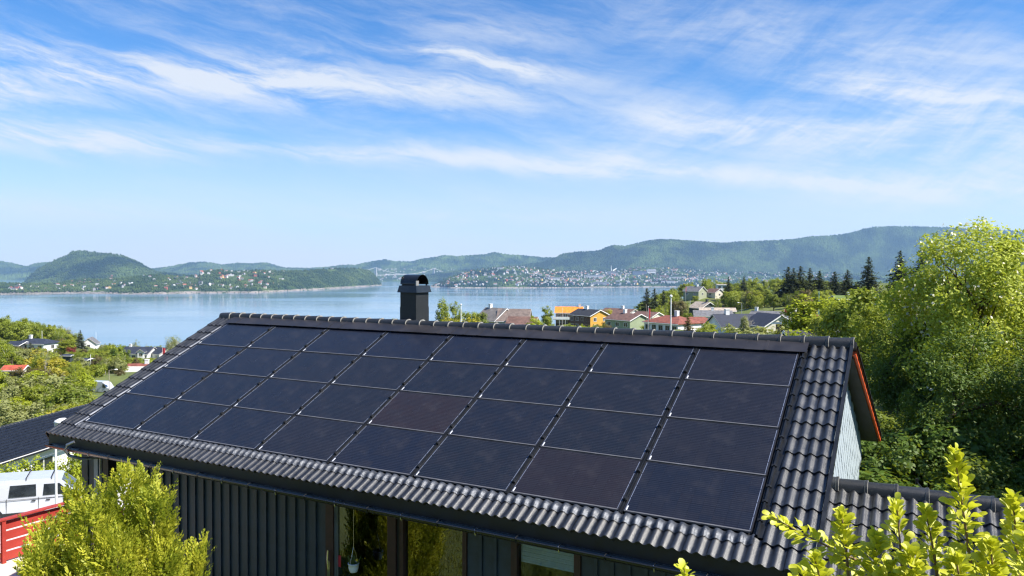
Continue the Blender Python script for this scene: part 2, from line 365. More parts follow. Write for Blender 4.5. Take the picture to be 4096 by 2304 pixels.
new('wave_flashing', mesh_np('wave_flashing', V, Fq, M_lead, True), roof)
# bright upstand along the left edge of the panel field, black channel along the right edge
for k, t in enumerate(ks[1:13]):
    b = MB(); slab(b, rp(-.035, t + .02, .045), rp(.0, t + .02, .03), rp(.0, t - CP + .05, .02), rp(-.035, t - CP + .05, .03), .004)
    b.obj('side_flashing', M_bright, roof)
b = MB(); slab(b, rp(14.035, 4.3, -.02), rp(14.12, 4.3, -.02), rp(14.12, -.02, -.02), rp(14.035, -.02, -.02), .01)
slab(b, rp(14.028, 4.31, .035), rp(14.05, 4.31, .035), rp(14.05, .0, .03), rp(14.028, .0, .03), .05)
b.obj('side_channel', M_alu, roof)
# verge boards
b = MB(); slab(b, rp(S1 + .012, TE + .02, .035), rp(S1 + .06, TE + .02, .03), rp(S1 + .06, -.38, .03), rp(S1 + .012, -.38, .035), .16); b.obj('barge_board', M_alu, roof)
b = MB(); slab(b, rp(S0 - .04, TE, -.01), rp(S0 - .005, TE, -.01), rp(S0 - .005, -.38, -.01), rp(S0 - .04, -.38, -.01), .16); b.obj('barge_board', M_black, roof)
b = MB(); slab(b, fp(S1 + .035, .05, .03), fp(S1 + .09, .05, .03), fp(S1 + .25, LF + .03, .03), fp(S1 + .19, LF + .03, .03), .09); b.obj('barge_board', M_black, roof)
b = MB(); slab(b, fp(S1 + .02, .25, -.065), fp(S1 + .075, .25, -.065), fp(S1 + .235, LF + .02, -.065), fp(S1 + .17, LF + .02, -.065), .06)
b.obj('barge_board', M_orange, roof, label='orange painted strip under the far verge')
verge_me = tile_mesh('verge_tile', .3, .43)
for k in range(15):
    L = LF - .02 - .3535 * k; q = L / LF
    new('roof_tile', verge_me, roof, loc=Vector(fp(S1 - .20 + .16 * q, L, -.035)) + Vector((.3, 0, 0)), rot=(SIG, 0, math.pi))
b = MB(); slab(b, fp(14.2, .35, -.14), fp(S1 + .03, .35, -.14), fp(S1 + .19, LF - .03, -.14), fp(14.2, LF - .03, -.14), .02); b.obj('soffit', M_soff, roof)
# fascia, soffit, gutter
WY = -3.7; EY = -(TE * CA)
b = MB(); b.box(S0 + .02, S1 + .05, EY + .05, EY + .08, -2.46, -2.13); b.obj('fascia_board', M_black, roof)
b = MB(); b.box(S0 + .02, S1 + .05, EY + .09, WY - .035, -2.45, -2.43); b.obj('soffit', M_soff, roof)
b = MB(); pr = []
for i in range(9): a = math.pi + math.pi * i / 8; pr.append((math.cos(a) * .062, math.sin(a) * .062))
gut = [(S0 + .1, ) + (EY - .015 + p[0], -2.36 + p[1]) for p in pr]; g2 = [(S1 + .08, EY - .015 + p[0], -2.36 + p[1]) for p in pr]
b.add(gut + g2, [(i, i + 1, 9 + i + 1, 9 + i) for i in range(8)], 0, True)
b.tube([(S0 + .1, EY - .077, -2.358), (S1 + .08, EY - .077, -2.358)], .012, 6); b.tube([(S0 + .1, EY + .045, -2.355), (S1 + .08, EY + .045, -2.355)], .008, 6)
b.add(gut, [tuple(range(9))], 0); b.add(g2, [tuple(range(9))[::-1]], 0)
gutter = b.obj('gutter', pm('gutter_black', (.012, .014, .018), .25, var=.2, spec=.6), house)
for i in range(22):
    s = .35 + i * .66; b = MB()
    b.tube([(s, EY + .05, -2.345), (s, EY - .02, -2.335), (s, EY - .085, -2.345), (s, EY - .085, -2.39), (s, EY - .06, -2.43)], .008, 6); b.obj('gutter_bracket', M_chrome if i % 2 else M_alu, gutter)
b = MB(); b.tube([(.46, EY - .02, -2.2), (.34, EY - .1, -2.26), (.3, EY - .12, -2.38), (.34, EY - .06, -2.5), (.5, EY + .12, -2.58), (.62, WY - .12, -2.62), (.62, WY - .12, -4.9)], .032, 10)
b.obj('downpipe', pm('downpipe_grey', (.3, .31, .34), .25, metal=.7, var=.2), house)
# front wall with cladding boards, door and windows
GZ = -5.05
OPEN = [(6.85, 8.42), (8.42, 9.72), (10.5, 11.62)]
b = MB(); b.box(1.55, 14.42, WY + .02, WY + .2, -2.44, GZ + .0) if False else None
segs = [(1.55, 6.85), (9.72, 10.5), (11.62, 14.53)]
for (a, c) in segs: b.box(a, c, WY + .015, WY + .19, GZ, -2.44)
b.box(10.5, 11.62, WY + .015, WY + .19, GZ, -4.1)
fw = b.obj('front_wall', M_clad, house)
bd = MB(); bd.box(.006, .209, -.012, .012, 0, 2.6); bd_me = bd.mesh('board', M_clad)
bt = MB(); bt.box(0, .06, -.03, .0, 0, 2.6); bt_me = bt.mesh('batten', M_clad)
for (a, c) in segs:
    n = max(1, int(round((c - a) / .243))); w = (c - a) / n
    for i in range(n):
        sx = (w + .0) / .243
        new('board', bd_me, fw, loc=(a + w * i, WY + .002 + rnd.uniform(-.003, .003), GZ), scale=(w / .215, 1, 1.0))
        if i: new('batten', bt_me, fw, loc=(a + w * i - .03, WY - .011, GZ), scale=(.8, 1, 1))
def frame(s0, s1, z0, z1, fwid, name, parent, mat=M_brown, depth=.1, y=WY, mull=()):
    b = MB(); b.box(s0, s0 + fwid, y - .035, y + depth, z0, z1); b.box(s1 - fwid, s1, y - .035, y + depth, z0, z1)
    b.box(s0 + fwid, s1 - fwid, y - .03, y + depth, z1 - fwid, z1); b.box(s0 + fwid, s1 - fwid, y - .03, y + depth, z0, z0 + fwid)
    for m_ in mull: b.box(m_ - .04, m_ + .04, y - .028, y + depth, z0 + fwid, z1 - fwid)
    return b.obj(name, mat, parent)
f1 = frame(6.85, 8.36, GZ + .03, -2.47, .17, 'door', house)
MB().box(7.0, 8.22, WY + .03, WY + .04, GZ + .2, -2.6).obj('pane', M_glass, f1)
b = MB(); b.box(7.02, 7.05, WY - .0, WY + .028, GZ + .2, -2.64); b.box(7.07, 7.085, WY + .0, WY + .028, GZ + .2, -2.64); b.obj('glazing_bead', pm('bead_grey', (.25, .28, .3), .4, metal=.5), f1)
b = MB(); b.tube([(6.93, WY - .06, -3.44), (6.93, WY - .075, -3.6), (6.93, WY - .06, -3.76)], .016, 8); b.box(6.9, 6.96, WY - .05, WY - .036, -3.9, -3.62); b.obj('door_handle', M_chrome, f1)
b = MB(); b.box(7.055, 7.14, WY + .024, WY + .029, -3.72, -3.52); b.obj('warning_sticker', pm('sticker_red', (.5, .03, .05), .4), f1)
f2 = frame(8.44, 9.72, GZ + .03, -2.47, .075, 'window', house)
MB().box(8.36, 8.44, WY - .0, WY + .1, GZ, -2.44).obj('corner_post', M_black, house)
MB().box(8.5, 9.66, WY + .03, WY + .04, GZ + .09, -2.54).obj('pane', M_glass, f2)
f3 = frame(10.5, 11.62, -4.1, -2.47, .1, 'window', house)
MB().box(10.59, 11.53, WY + .03, WY + .04, -4.02, -2.56).obj('pane', M_glass3, f3)
bl = MB()
for i in range(13): bl.box(10.61, 11.51, WY + .085 + .004 * (i % 2), WY + .1, -2.56 - .032 * (i + 1) + .003, -2.56 - .032 * i)
bl.obj('window_blind', pm('blind_blue_grey', (.5, .62, .66), .6, var=.08), f3)
# room behind the glass, back and side walls, floor, porch posts
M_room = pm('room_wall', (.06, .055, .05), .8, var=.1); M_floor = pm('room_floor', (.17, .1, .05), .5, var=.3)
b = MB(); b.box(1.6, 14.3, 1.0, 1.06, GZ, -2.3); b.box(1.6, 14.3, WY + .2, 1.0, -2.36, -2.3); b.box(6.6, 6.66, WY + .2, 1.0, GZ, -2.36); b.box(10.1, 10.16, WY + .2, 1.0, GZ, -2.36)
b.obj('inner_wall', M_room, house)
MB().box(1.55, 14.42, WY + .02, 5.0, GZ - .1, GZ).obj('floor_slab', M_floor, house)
b = MB(); b.box(1.5, 1.6, WY + .2, 5.0, GZ, -2.46); b.box(1.5, 14.42, 4.9, 5.0, GZ, -2.6); b.obj('wall', M_clad, house)
for (a, c, y0, y1, m_) in ((-.28, -.06, WY, WY + .16, M_clad), (-.05, .18, WY + .02, WY + .1, M_clad), (.2, .34, WY - .02, WY + .1, pm('post_grey', (.3, .31, .33), .5)), (.36, .66, WY + .01, WY + .2, M_black)):
    MB().box(a, c, y0, y1, GZ - 1.3, -2.44).obj('porch_post', m_, house)
# gable wall: pale slates
GS = 14.56
b = MB(); poly = [(3.6, GZ), (3.6, -2.1 + .0), (YA, ZA - .12), (YA - 0 + 0, ZA - .12)]
poly = [(-3.6, GZ), (-3.6, ZA - (YA + 3.6) * TA - .13), (YA, ZA - .13), (5.2, ZA - (5.2 - YA) * TA - .15), (5.2, -2.75), (4.9, -2.78), (4.9, GZ)]
b.extr(poly, 'x', GS - .18, GS - .01); gw = b.obj('gable_wall', M_slate, house)
sl = MB(); q = .215
prf = [(-q, 0), (0, -q), (q, 0), (0, q)]
sl.extr(prf, 'x', 0, .012); sl_me = sl.mesh('slate', M_slate)
for r_ in range(0, 26):
    z = -3.3 + r_ * .15
    for c_ in range(-7, 26):
        y = -1.6 + (c_ + .5 * (r_ % 2)) * .3
        if y > 5.12 or z > ZA - .22 - abs(y - YA) * TA - .05 or z < -2.72 or y < -3.0: continue
        new('slate', sl_me, gw, loc=(GS + rnd.uniform(0, .004), y, z), rot=(0, -.025 + rnd.uniform(-.01, .01), 0))
b = MB()
for i in range(10): b.box(GS - .17, GS - .1, 4.9 - .13 * i - .12, 4.9 - .13 * i, GZ, -2.78)
b.obj('lower_cladding', pm('clad_pale_blue', (.42, .5, .55), .6), house)
# chimney
cs0, cs1, cy0, cy1 = 5.18, 5.64, .5, 1.0
M_chim = pm('chimney_black', (.014, .016, .018), .55, var=.3, vscale=20, bump=.6, bscale=90)
b = MB(); b.box(cs0, cs1, cy0, cy1, -.6, .52); b.box(cs0 + .006, cs1 - .006, cy0 + .006, cy1 - .006, .52, .9); chim = b.obj('chimney', M_chim, house)
b = MB(); o_ = .045; i_ = .006
b.hexa([(cs0 - o_, cy0 - o_, .86), (cs1 + o_, cy0 - o_, .86), (cs1 + o_, cy1 + o_, .86), (cs0 - o_, cy1 + o_, .86), (cs0 - .012, cy0 - .012, 1.02), (cs1 + .012, cy0 - .012, 1.02), (cs1 + .012, cy1 + .012, 1.02), (cs0 - .012, cy1 + .012, 1.02)])
b.obj('chimney_collar', pm('collar_metal', (.035, .042, .05), .35, metal=.5, var=.2), chim)
b = MB(); n = 14; ym = (cy0 + cy1) / 2; hr = .235
arc = [(ym - hr, 1.045)] + [(ym - hr * math.cos(math.pi * i / n), 1.06 + .215 * math.sin(math.pi * i / n)) for i in range(n + 1)] + [(ym + hr, 1.045)]
inn = [(ym + (p[0] - ym) * .95, 1.045 + (p[1] - 1.045) * .95) for p in arc]; m = len(arc)
vs_ = [(x, p[0], p[1]) for x in (cs0, cs1) for p in arc] + [(x, p[0], p[1]) for x in (cs0, cs1) for p in inn]
b.add(vs_[:2 * m], [(i + 1, i, m + i, m + i + 1) for i in range(m - 1)], 0, True); b.add(vs_[2 * m:], [(i, i + 1, m + i + 1, m + i) for i in range(m - 1)], 1, True)
for k in (0, 1): b.add(vs_[k * m:(k + 1) * m] + vs_[(2 + k) * m:(3 + k) * m], [(i, i + 1, m + i + 1, m + i) for i in range(m - 1)], 0)
b.box(cs0 + .02, cs0 + .05, ym - hr + .02, ym + hr - .02, 1.02, 1.22, 1)
for (x, y) in ((cs0 + .05, cy0 + .03), (cs1 - .05, cy0 + .03), (cs0 + .05, cy1 - .03), (cs1 - .05, cy1 - .03)): b.box(x - .015, x + .015, y - .012, y + .012, 1.02, 1.06, 0)
b.obj('chimney_hood', [pm('hood_metal', (.02, .028, .04), .22, metal=.5, var=.2), M_black], chim)
b = MB(); b.box(cs1 - .02, cs1 + .004, cy0 + .0, cy0 + .1, 1.02, 1.13); b.obj('hood_plate', pm('plate_grey', (.25, .25, .25), .5), chim)
# annex on the right with its own tiled roof
AZ0, AY0, AS0, AS1 = -1.76, -1.44, 14.58, 16.99
annex = new('tiled_annex', None, mw=HM, label='low annex with black tiled roof against the pale slate gable', cat='annex')
def ap(s, t, h=0): return (s, AY0 - t * CA - h * SA, AZ0 - t * SA + h * CA)
b = MB(); slab(b, ap(AS0, 3.6, -.06), ap(AS1, 3.6, -.06), ap(AS1, .02, -.06), ap(AS0, .02, -.06), .05)
p = [(AS0, AY0 + .02, AZ0 - .07), (AS1, AY0 + .02, AZ0 - .07), (AS1, AY0 + 2.4, AZ0 - .07 - 2.38 * TA), (AS0, AY0 + 2.4, AZ0 - .07 - 2.38 * TA)]
slab(b, *p, .05); ar = b.obj('roof', M_soff, annex)
at_me = tile_mesh('annex_tile', .3, .43)
for k in range(10):
    t = 3.62 - .3535 * k
    for i in range(8):
        o = new('roof_tile', at_me, ar, loc=Vector(ap(AS0 + .02 + .3 * i, t, -.04)), rot=(SIG + rnd.uniform(-.006, .006), rnd.uniform(-.006, .006), rnd.uniform(-.005, .005)))
for i in range(7): new('ridge_cap', cap_me, ar, loc=(AS0 - .25 + .3842 * i, AY0, AZ0 - .035), rot=(rnd.uniform(-.02, .02), -.015, rnd.uniform(-.01, .01)))
b = MB(); b.extr([(AY0 - 3.0, GZ), (AY0 - 3.0, AZ0 - 3.0 * TA - .16), (AY0, AZ0 - .14), (AY0 + 2.1, AZ0 - 2.1 * TA - .16), (AY0 + 2.1, GZ)], 'x', AS0 + .02, AS1 - .2); b.obj('wall', M_clad, annex)
b = MB(); slab(b, ap(AS1 - .01, 3.65, .02), ap(AS1 + .03, 3.65, .02), ap(AS1 + .03, 0, .02), ap(AS1 - .01, 0, .02), .16); b.obj('barge_board', M_black, ar)

# ================================================================== SOLAR PANELS
def solar_mat():
    m = bpy.data.materials.new('solar_cells'); m.use_nodes = True; t = NT(m.node_tree); bs = t.n['Principled BSDF']
    oc = t.node('ShaderNodeTexCoord').outputs['Object']; s = t.node('ShaderNodeSeparateXYZ', {0: oc}); oi = t.node('ShaderNodeSeparateColor', {0: t.node('ShaderNodeObjectInfo').outputs['Color']}).outputs[0]
    cr_ = t.node('ShaderNodeValToRGB', {0: oi}); e = cr_.color_ramp
    e.elements[0].position = 0; e.elements[0].color = (.007, .010, .022, 1); e.elements[1].position = 1; e.elements[1].color = (.018, .013, .016, 1)
    x = e.elements.new(.45); x.color = (.008, .011, .019, 1); x = e.elements.new(.8); x.color = (.010, .011, .018, 1)
    cx = t.m('FRACT', t.m('DIVIDE', s.outputs[0], .1675)); cyv = t.m('FRACT', t.m('DIVIDE', s.outputs[1], .1675))
    cid = t.comb(t.m('FLOOR', t.m('DIVIDE', s.outputs[0], .1675)), t.m('FLOOR', t.m('DIVIDE', s.outputs[1], .1675)), t.m('MULTIPLY', oi, 50))
    wn = t.node('ShaderNodeTexWhiteNoise', {'Vector': cid}).outputs[0]
    col = t.mix(t.m('MULTIPLY', wn, .5), cr_.outputs[0], (.014, .014, .02, 1))
    line = t.sstep(t.m('ABSOLUTE', t.m('SUBTRACT', t.m('FRACT', t.m('DIVIDE', s.outputs[1], .0372)), .5)), .055, .025)
    cell = t.m('MAXIMUM', t.sstep(t.m('ABSOLUTE', t.m('SUBTRACT', cx, .5)), .485, .495), t.sstep(t.m('ABSOLUTE', t.m('SUBTRACT', cyv, .5)), .485, .495))
    col = t.mix(t.m('MULTIPLY', cell, .6), col, (.004, .004, .006, 1))
    col = t.mix(t.m('MULTIPLY', line, .42), col, (.1, .11, .135, 1))
    col = t.mix(t.m('MULTIPLY', t.sstep(t.noise(oc, 2.2, 5, .65), .45, .8), .12), col, (.11, .1, .1, 1))       # dust
    t.put(bs.inputs['Base Color'], col); t.put(bs.inputs['Roughness'], t.m('ADD', .2, t.m('MULTIPLY', t.noise(oc, 3, 3), .12)))
    bs.inputs['Specular IOR Level'].default_value = .26
    return m
M_cells = solar_mat()
PW, PH = PU - .062, PV - .012
pb = MB(); fr = .014
for (x0, x1, y0, y1) in ((0, fr, 0, PH), (PW - fr, PW, 0, PH), (fr, PW - fr, 0, fr * 1.3), (fr, PW - fr, PH - fr, PH)): pb.box(x0, x1, y0, y1, -.032, 0, 1 if y1 < .1 else 0)
pf_me = pb.mesh('frame', [M_frame, pm('frame_lit_bar', (.2, .195, .2), .4, metal=.5, var=.2)])  # bottom bar paler than the frame: sunlit edge put into its colour
cb = MB(); cb.box(fr, PW - fr, fr * 1.3, PH - fr, -.02, -.002); pc_me = cb.mesh('cell_glass', M_cells)
rb = MB()
for k in range(4):
    y0 = .03 + k * .252
    rb.box(.022, .0285, y0, y0 + .235, -.003, -.0005)
pr_me = rb.mesh('edge_ribbon', M_rib)
lb = MB(); lb.box(.034, .05, .022, .105, -.003, .0004); pl_me = lb.mesh('barcode_label', M_white)
ROWN = ['top', 'second', 'third', 'bottom']; COLN = ['leftmost', 'second', 'third', 'fourth', 'fifth', 'sixth', 'seventh', 'rightmost']
for v in range(4):
    for u in range(8):
        lab = f'black solar panel, {COLN[u]} of the eight in the {ROWN[v]} row' if u in (0, 7) else f'black solar panel, {COLN[u]} from the left in the {ROWN[v]} row'
        Ml = Matrix.Translation(Vector(rp(PU * u + .031 + rnd.uniform(-.002, .002), PV * (v + 1) - .002, .022))) @ Matrix.Rotation(SIG - .011 + rnd.uniform(-.002, .002), 4, 'X') @ Matrix.Rotation(rnd.uniform(-.0015, .0015), 4, 'Y')
        p = new('solar_panel', None, mw=HM @ Ml, label=lab, cat='solar panel', group='solar panels on the roof')
        new('frame', pf_me, p); tone = {(2, 4): 1., (3, 6): .9, (1, 7): .75, (2, 7): .7, (0, 7): .8, (3, 3): .7}.get((v, u), rnd.uniform(0, .55)); new('cell_glass', pc_me, p).color = (tone, tone, tone, 1); new('edge_ribbon', pr_me, p); new('edge_ribbon', pr_me, p, loc=(PW - .0505, 0, 0)); new('barcode_label', pl_me, p)
kb = MB(); kb.box(-.03, .03, -.028, .028, .0, .026); kb.box(-.012, .012, -.02, .02, .026, .036); clamp_me = kb.mesh('clamp', M_black)
rb = MB(); rb.box(-.029, .029, 0, 4.31, -.03, -.012); rb.box(-.006, .006, 0, 4.31, -.012, .006); rb.box(-.029, -.024, 0, 4.31, -.012, .002); rb.box(.024, .029, 0, 4.31, -.012, .002); rail_me = rb.mesh('mounting_rail', M_alu)
GAPN = ['first', 'second', 'third', 'fourth', 'fifth', 'sixth', 'seventh']
for u in range(1, 8):
    r_ = new('mounting_rail', rail_me, mw=HM @ Matrix.Translation(Vector(rp(PU * u, 4.3, .022))) @ Matrix.Rotation(SIG, 4, 'X'), label=f'black rail with clamps in the {GAPN[u-1]} gap from left between panel columns', cat='mounting rail', group='rails between the solar panels')
    for v in range(4):
        for q in (.24, .8): new('clamp', clamp_me, r_, loc=(0, 4.3 - PV * (v + q), .0))
r_ = new('mounting_rail', rail_me, mw=HM @ Matrix.Translation(Vector(rp(PU * 8 + .022, 4.3, .0))) @ Matrix.Rotation(SIG, 4, 'X'), label='black rail with clamps along the right edge of the panel field', cat='mounting rail', group='rails between the solar panels')
for v in range(4):
    for q in (.2, .47, .8): new('clamp', clamp_me, r_, loc=(.02, 4.3 - PV * (v + q), .012), scale=(1.1, .7, 1))
# lamps in the room, hanging flower pot under the eave
def hl(s, y, z): return HM @ Vector((s, y, z))
M_lamp = pm('lamp_paper', (.75, .74, .68), .7, var=.1, vscale=20)
M_lamp.node_tree.nodes['Principled BSDF'].inputs['Emission Color'].default_value = (1, .82, .55, 1); M_lamp.node_tree.nodes['Principled BSDF'].inputs['Emission Strength'].default_value = .35
for (s, y, z0, z1, r0, r1, lab) in ((8.72, -3.3, -3.27, -3.0, .036, .052, 'upright ribbed paper lamp shade hanging behind the middle window'), (8.94, -3.3, -3.5, -3.21, .034, .05, 'lower paper lamp shade hanging behind the middle window')):
    root = new('pendant_lamp', None, loc=hl(s, y, z0), label=lab, cat='lamp', group='lamps behind the window')
    b = MB(); n = 12
    b.lathe([(r1 * .9, 0)] + [(r1 + (r0 - r1) * i / n + .006 * (i % 2), (z1 - z0) * i / n) for i in range(n + 1)] + [(.02, z1 - z0 + .01)], 18); b.obj('lamp_shade', M_lamp, root)
    MB().tube([(0, 0, z1 - z0), (0, 0, -2.37 - z0)], .006, 6).obj('cord', M_black, root)
root = new('hanging_pot', None, loc=hl(7.69, -3.98, -3.58), scale=.68, label='white flower pot on wires in front of the glass door', cat='flower pot')
b = MB(); b.lathe([(0, 0), (.085, 0), (.095, .02), (.12, .1), (.125, .19), (.135, .195), (.135, .215), (.118, .215), (.112, .17), (0, .17)], 20); b.obj('pot', M_white, root)
for k in range(3):
    a = k * 2.1; MB().tube([(.128 * math.cos(a), .128 * math.sin(a), .21), (0, 0, .6)], .004, 5).obj('wire', M_chrome, root)
MB().tube([(0, 0, .6), (0, 0, 1.66)], .004, 5).obj('hook', M_chrome, root)
b = MB()
for k in range(60):
    a = rnd.uniform(0, 6.28); r0 = rnd.uniform(.0, .1); x, y = r0 * math.cos(a), r0 * math.sin(a); h = rnd.uniform(.04, .2); w = .014
    b.add([(x - w, y, .18), (x + w, y, .18), (x * 1.9 + w * .3, y * 1.9, .18 + h), (x * 1.9 - w * .3, y * 1.9, .18 + h)], [(0, 1, 2, 3)])
b.obj('foliage', leafmat('leaf_pot', (.07, .11, .02), (.16, .19, .05)), root, kind='stuff')
MB().lathe([(0, .27), (.03, .275), (.035, .3), (.02, .325), (0, .33)], 10, c=(.09, -.04, 0)).obj('flower', pm('flower_yellow', (.8, .5, .02), .6), root)

# ================================================================== FAR LAND, FJORD
def canopy_mat(name, c1, c2, c3, sc=1.):
    m = bpy.data.materials.new(name); m.use_nodes = True; t = NT(m.node_tree); bs = t.n['Principled BSDF']
    g = t.node('ShaderNodeNewGeometry').outputs['Position']
    a = t.sstep(t.noise(g, .0035 * sc, 5, .65), .38, .66); b_ = t.sstep(t.noise(g, .03 * sc, 3, .7), .3, .7)
    c = t.mix(a, c4(c1), c4(c2)); c = t.mix(t.m('MULTIPLY', b_, .55), c, c4(c3))
    t.put(bs.inputs['Base Color'], c); bs.inputs['Roughness'].default_value = .95; bs.inputs['Specular IOR Level'].default_value = .1
    return m
M_can1 = canopy_mat('forest_far', (.006, .022, .01), (.09, .135, .03), (.012, .028, .012))
M_can2 = canopy_mat('forest_near_shore', (.02, .044, .013), (.085, .12, .024), (.03, .05, .016), 2)
M_rock = pm('shore_rock', (.2, .17, .15), .9, var=.35, vscale=.02)
def hill(name, ridge, dr, shore, nx, ny, mat, seed, rough, relief, back=1.25, prof=1.25, x0=None, x1=None, rock=0):
    """A ridge seen from the house: real terrain between its shore line and its crest, falling off behind."""
    rx = np.array([p[0] for p in ridge], float); ry = np.array([p[1] for p in ridge], float)
    xs = np.linspace(x0 if x0 is not None else rx[0], x1 if x1 is not None else rx[-1], nx)
    ryi = np.interp(xs, rx, ry); drr = np.interp(xs, rx, dr) if hasattr(dr, '__len__') else np.full(nx, float(dr))
    if isinstance(shore, (int, float)): ys = np.full(nx, float(shore))
    else:
        shx = np.array([p[0] for p in shore], float); shy = np.array([p[1] for p in shore], float)
        shi = np.interp(xs, shx, shy); ys = np.array([on_sea(a, c)[1] for a, c in zip(xs, shi)])
    R_ = np.stack([ray(a, c) for a, c in zip(xs, ryi)]); crest = R_ * (drr / R_[:, 1])[:, None]
    hx = crest[:, 0] / crest[:, 1]; zr = crest[:, 2] - rough * .6
    nb = max(4, ny // 5); tt = np.concatenate([np.linspace(0, 1, ny), np.linspace(1, 2, nb + 1)[1:]])
    Yg = np.where(tt[:, None] <= 1, ys[None] + (drr - ys)[None] * tt[:, None], drr[None] * (1 + (back - 1) * (tt[:, None] - 1)))
    X = hx[None] * Yg
    f = np.where(tt < 1, np.clip(tt, 0, 1) ** prof, 1.); f = np.where(tt > 1, np.cos((tt - 1) * math.pi / 2), f)
    Z = SEA - 1.5 + (zr - SEA + 1.5)[None] * f[:, None]
    k = (np.clip(tt, 0, 1) * (1 - np.clip(tt, 0, 1)) * 4)[:, None]
    Z = Z + relief * k * 2.6 * fbm(X / (relief * 9), Yg / (relief * 14), seed, 5) * np.clip((zr - SEA) / 60, .1, 1)[None]
    rs = np.random.RandomState(seed)
    Z = Z + rough * rs.rand(*Z.shape) * np.clip(tt * 14 - .3, 0, 1)[:, None] * np.clip((Z - SEA) / 8, 0, 1)
    Z = np.maximum(Z, SEA - 2)
    nyy = len(tt); V = np.stack([X, Yg, Z], -1).reshape(-1, 3)
    i, j = np.meshgrid(np.arange(nx - 1), np.arange(nyy - 1)); a = (j * nx + i).ravel()
    Fc = np.stack([a, a + 1, a + nx + 1, a + nx], -1)
    mi = None
    if rock: mi = ((V[a, 2] < SEA + rock + 6 * fbm(V[a, 0] / 60, V[a, 1] / 60, 3)) & (rs.rand(len(a)) < .8)).astype(int)
    o = new(name, mesh_np(name, V, Fc, [mat, M_rock], False, mi), kind='structure')
    return o, V.reshape(nyy, nx, 3), ny
water = MB(); water.add([(-14000, -300, SEA), (14000, -300, SEA), (14000, 13500, SEA), (-14000, 13500, SEA)], [(0, 1, 2, 3)])
wm = bpy.data.materials.new('fjord_water'); wm.use_nodes = True; t = NT(wm.node_tree); bs = t.n['Principled BSDF']
g = t.node('ShaderNodeNewGeometry').outputs['Position']; sx = t.node('ShaderNodeSeparateXYZ', {0: g})
g2 = t.comb(t.m('MULTIPLY', sx.outputs[0], .35), sx.outputs[1], 0)
bs.inputs['Base Color'].default_value = (.1, .19, .27, 1); bs.inputs['IOR'].default_value = 1.33
wind = t.sstep(t.noise(g2, .0025, 4, .6), .35, .7)
t.put(bs.inputs['Roughness'], t.m('ADD', .07, t.m('MULTIPLY', wind, .09)))
t.put(bs.inputs['Normal'], t.node('ShaderNodeBump', {'Strength': .12, 'Distance': .35, 'Height': t.m('ADD', t.noise(g2, .22, 3, .6), t.m('MULTIPLY', t.noise(g2, .05, 2), 1.5))}).outputs[0])
water.obj('fjord_water', wm, kind='structure')
# far hills, back to front
hill('distant_hill', [(-700, 1040), (-300, 1030), (0, 1041), (60, 1053), (105, 1064), (140, 1053), (180, 1047), (235, 1051), (330, 1068), (700, 1085)], 9800, 8600, 360, 26, M_can1, 11, 16, 70)
hill('distant_hill', [(480, 1085), (608, 1073), (676, 1065), (755, 1049), (819, 1046), (894, 1057), (954, 1050), (1000, 1053), (1060, 1048), (1103, 1060), (1143, 1070), (1240, 1072), (1320, 1066), (1370, 1058), (1421, 1059), (1481, 1045), (1537, 1037), (1580, 1043), (1640, 1045), (1692, 1034), (1779, 1020), (1839, 1023), (1938, 1016), (1978, 1008), (2038, 1017), (2098, 1021), (2158, 1027), (2230, 1030), (2400, 1060)],
     10200, [(480, 1123), (2400, 1123)], 620, 30, M_can1, 21, 16, 90)
mt = [(1650, 1112), (1800, 1085), (1990, 1066), (2080, 1060), (2170, 1046), (2221, 1030), (2249, 1015), (2289, 1008), (2356, 1004), (2396, 1002), (2420, 990), (2452, 980), (2495, 984), (2535, 976), (2587, 962), (2635, 955), (2699, 958), (2758, 961), (2842, 967), (2889, 971), (2965, 965), (3036, 963), (3116, 959), (3195, 953), (3235, 945), (3354, 939), (3394, 931), (3454, 915), (3500, 907), (3541, 904), (3688, 904), (3827, 910), (4096, 925), (4400, 950), (5200, 1000)]
_, MTV, MTN = hill('forested_mountain', mt, list(np.linspace(8300, 9000, 35)), [(1650, 1129), (2000, 1131), (5200, 1131)], 1250, 110, M_can1, 31, 24, 170, prof=1.05)
IS = [(60, 1140), (100, 1128), (140, 1085), (180, 1060), (230, 1036), (270, 1022), (290, 1006), (330, 1003), (360, 1008), (400, 1013), (440, 1015), (480, 1022), (520, 1036), (560, 1055), (590, 1075), (620, 1090), (680, 1099), (800, 1110)]
_, ISV, ISN = hill('island_hill', IS, 6400, 5500, 330, 70, M_can1, 41, 12, 50, prof=.95)
_, BCV, BCN = hill('shore_behind_bridge', [(1100, 1092), (1240, 1075), (1350, 1074), (1480, 1078), (1560, 1076), (1660, 1080), (1740, 1074), (1830, 1078), (1950, 1090), (2050, 1110)], 8900, [(1100, 1127), (2050, 1126)], 300, 34, M_can1, 51, 9, 25)
_, TWV, TWN = hill('town_shore', [(1690, 1149), (1722, 1146), (1760, 1128), (1800, 1112), (1860, 1090), (1939, 1075), (1999, 1068), (2058, 1066), (2158, 1074), (2217, 1081), (2317, 1086), (2420, 1087), (2515, 1078), (2595, 1068), (2690, 1073), (2824, 1086), (3000, 1090), (3300, 1092), (3700, 1100)],
     [5200, 5250, 5350, 5500, 5700, 5800, 5900, 5900, 6000, 6200, 6600, 6700, 6700, 6600, 6700, 6800, 6900, 6900, 6900], [(1690, 1152), (1760, 1149), (1800, 1152), (2100, 1153), (2600, 1149), (3700, 1146)], 760, 74, M_can1, 61, 8, 18, prof=.8, rock=5)
